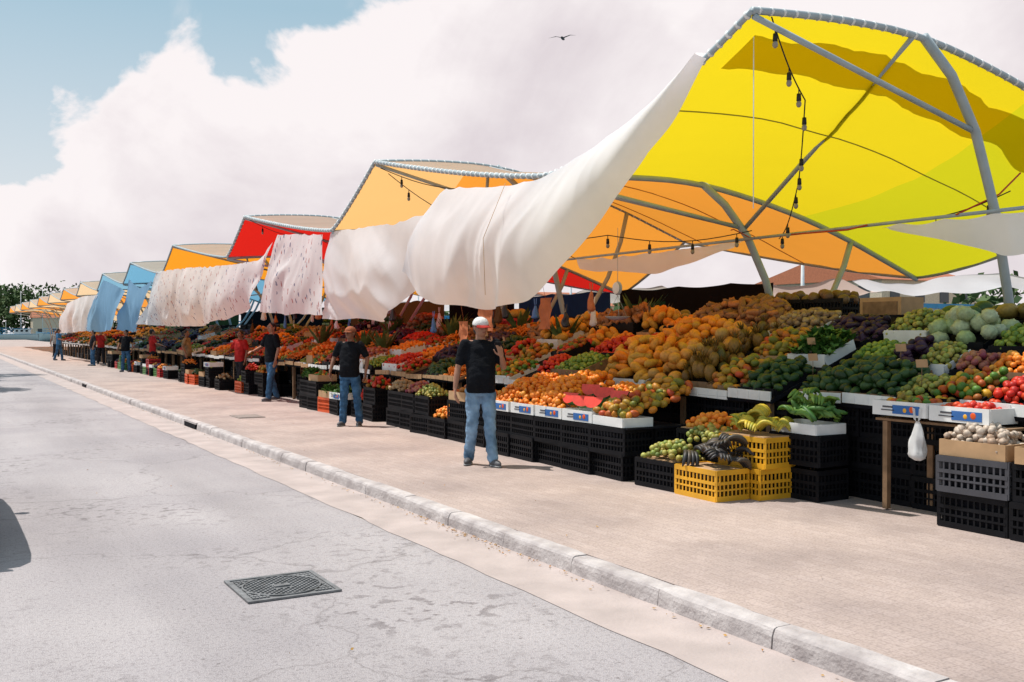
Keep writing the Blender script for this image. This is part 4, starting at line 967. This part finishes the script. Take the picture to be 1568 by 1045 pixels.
place(p2,'man',(6.14,16.2,PZ),R(-40),SKINM['brown'],BLK,JEAN2,(CAPO,CAPO),.97)
p3=build_person(dict(elR=V3(-.27,-.1,1.2),wrR=V3(-.2,-.33,1.12),hdR=V3(.2,-1,-.1),nR=V3(0,0,-1),kneeL=V3(.10,-.1,.5),ankL=V3(.10,-.14,.09),kneeR=V3(-.10,.05,.51),ankR=V3(-.11,.2,.10),turn=.2),.011)
place(p3,'man',(6.75,22.9,PZ),R(-75),SKINM['tan'],BLK,JEAN2,None,1.04)
crowd=[(7.1,27.0,-60,REDS,DRK,p3),(7.0,33.2,60,KHA,DRK,p2),(6.9,38.6,90,REDS,DRK,p3),(6.5,42,-40,BLK,JEAN2,p2),(6.3,50,-90,DRK,JEAN2,p2),(6.9,52,0,REDS,DRK,p1),(5.8,60,60,BLUS,JEAN2,p3),(6.5,69,-30,GRYS,DRK,p2),
       (10.9,13.0,-60,BLUS,DRK,p2),(10.7,15.2,-80,DRK,DRK,p1),(10.8,17.4,-90,REDS,DRK,p3),(10.9,20.3,-70,BLK,DRK,p2),(10.8,24,-90,GRYS,DRK,p1)]
for (x,y,a,s_,pt_,pp) in crowd: place(pp,'shopper' if x<9 else 'vendor',(x,y,PZ),R(a),SKINM[random.choice(['tan','brown'])],s_,pt_,None,random.uniform(.93,1.02))
LM=fruitmat('dry_leaf',[(.35,.14,.03),(.45,.25,.06),(.12,.07,.03)],.9)
b=MB()
for i in range(460):
    y=random.gauss(7.6,1.2) if i<160 else random.uniform(3,30); x=3.93-abs(random.gauss(0,.06)) if i<380 else random.uniform(1.0,5.5); s_=random.uniform(.005,.018); a=random.uniform(0,6.28)
    z=.008 if x<3.95 else PZ+.006
    if 3.94<x<4.1: continue
    p=[(x+s_*math.cos(a+k*1.57)*(1 if k%2 else .5),y+s_*math.sin(a+k*1.57)*(1 if k%2 else .5),z+random.uniform(0,.012)) for k in range(4)]
    b.add(p,[(0,1,2,3)])
b.make('leaf_litter',[LM])
# ------------------------------------------------------------ camera
cam=bpy.data.cameras.new('camera'); cam.lens=35; cam.sensor_width=36; cam.clip_end=6000; cam.clip_start=.05
co=bpy.data.objects.new('camera',cam); S.collection.objects.link(co); co.location=(0,0,1.75); co.rotation_euler=(R(90-.58),0,R(-30)); S.camera=co
# ------------------------------------------------------------ light
el=R(66); az=(-.64,.77); sd=Vector((math.cos(el)*az[0],math.cos(el)*az[1],math.sin(el)))
sl=bpy.data.lights.new('sun','SUN'); sl.energy=5.0; sl.angle=R(.5); sl.color=(1,.955,.89)
so=bpy.data.objects.new('sun',sl); S.collection.objects.link(so); so.rotation_euler=sd.to_track_quat('Z','Y').to_euler(); so.location=(0,0,30)
W=bpy.data.worlds.new('World'); S.world=W; W.use_nodes=True; t=W.node_tree; N=t.nodes; L=t.links; bg=N['Background']; bg.inputs['Strength'].default_value=.12
sky=N.new('ShaderNodeTexSky'); sky.sky_type='NISHITA'; sky.sun_disc=False; sky.sun_elevation=el; sky.sun_rotation=math.atan2(az[0],az[1])%(2*math.pi); sky.dust_density=2.5; sky.ozone_density=1.0
F_=Vector((.5,.8660,0)); R_=Vector((.8660,-.5,0)); U_=Vector((0,0,1))
def dr(u,v): return (F_+R_*((u-784)/1524)+U_*((507-v)/1524)).normalized()
nrm=dr(0,262).cross(dr(430,40)).normalized()
if nrm.dot(dr(700,300))<0: nrm=-nrm
tc=N.new('ShaderNodeTexCoord')
def noi(s_,d,rg=.5,dist=0,off=(0,0,0)):
    mp=N.new('ShaderNodeMapping'); mp.inputs['Location'].default_value=off; mp.inputs['Scale'].default_value=(1,1,1.25); L.new(tc.outputs['Generated'],mp.inputs['Vector'])
    n=N.new('ShaderNodeTexNoise'); n.inputs['Scale'].default_value=s_; n.inputs['Detail'].default_value=d; n.inputs['Roughness'].default_value=rg; n.inputs['Distortion'].default_value=dist; L.new(mp.outputs['Vector'],n.inputs['Vector']); return n.outputs['Fac']
def mth(op,a,b_=None,c=None):
    m=N.new('ShaderNodeMath'); m.operation=op
    for i,x in enumerate((a,b_,c)):
        if x is None: continue
        if isinstance(x,(int,float)): m.inputs[i].default_value=x
        else: L.new(x,m.inputs[i])
    return m.outputs[0]
dt=N.new('ShaderNodeVectorMath'); dt.operation='DOT_PRODUCT'; L.new(tc.outputs['Generated'],dt.inputs[0]); dt.inputs[1].default_value=nrm
d=dt.outputs['Value']
n1=noi(7,9,.52,.3,(2.3,.7,1.1)); n1b=noi(26,6,.5,.2,(1.3,4.7,2.1))
e=mth('ADD',mth('ADD',d,mth('MULTIPLY',mth('SUBTRACT',n1,.5),.30)),mth('MULTIPLY',mth('SUBTRACT',n1b,.5),.05))
mk=N.new('ShaderNodeMapRange'); mk.interpolation_type='SMOOTHSTEP'; mk.inputs['From Min'].default_value=-.010; mk.inputs['From Max'].default_value=.016; L.new(e,mk.inputs['Value'])
n2=noi(5,6,.55,.4,(5.1,3.2,.4)); mv=N.new('ShaderNodeMapRange'); mv.interpolation_type='SMOOTHSTEP'; mv.inputs['From Min'].default_value=.50; mv.inputs['From Max'].default_value=.72; mv.inputs['To Max'].default_value=.8; L.new(n2,mv.inputs['Value'])
mask=mth('MAXIMUM',mk.outputs[0],mv.outputs[0])
sp=N.new('ShaderNodeSeparateXYZ'); L.new(tc.outputs['Generated'],sp.inputs[0])
hz=N.new('ShaderNodeMapRange'); hz.inputs['From Min'].default_value=.30; hz.inputs['From Max'].default_value=.02; hz.inputs['To Min'].default_value=.0; hz.inputs['To Max'].default_value=.75; L.new(sp.outputs['Z'],hz.inputs['Value'])
mask=mth('MAXIMUM',mask,hz.outputs[0])
n3=noi(3.2,9,.55,.6,(1,2,3)); n4=noi(11,8,.55,.3,(4,2,1)); cr=N.new('ShaderNodeValToRGB'); el_=cr.color_ramp.elements; el_[0].position=.34; el_[1].position=.60
k_=1/.12
el_[0].color=(.76*k_,.69*k_,.72*k_,1); el_[1].color=(.97*k_,.91*k_,.915*k_,1)
edge=N.new('ShaderNodeMapRange'); edge.inputs['From Min'].default_value=0; edge.inputs['From Max'].default_value=.16; edge.inputs['To Min'].default_value=.2; edge.inputs['To Max'].default_value=0; L.new(e,edge.inputs['Value'])
L.new(mth('ADD',mth('ADD',n3,edge.outputs[0]),mth('MULTIPLY',mth('SUBTRACT',n4,.5),.35)),cr.inputs['Fac'])
blue=N.new('ShaderNodeMix'); blue.data_type='RGBA'; blue.inputs[0].default_value=.7; L.new(sky.outputs[0],blue.inputs[6]); blue.inputs[7].default_value=(.42*k_,.62*k_,.71*k_,1)
mx=N.new('ShaderNodeMix'); mx.data_type='RGBA'; L.new(mask,mx.inputs[0]); L.new(blue.outputs[2],mx.inputs[6]); L.new(cr.outputs['Color'],mx.inputs[7])
L.new(mx.outputs[2],bg.inputs['Color'])
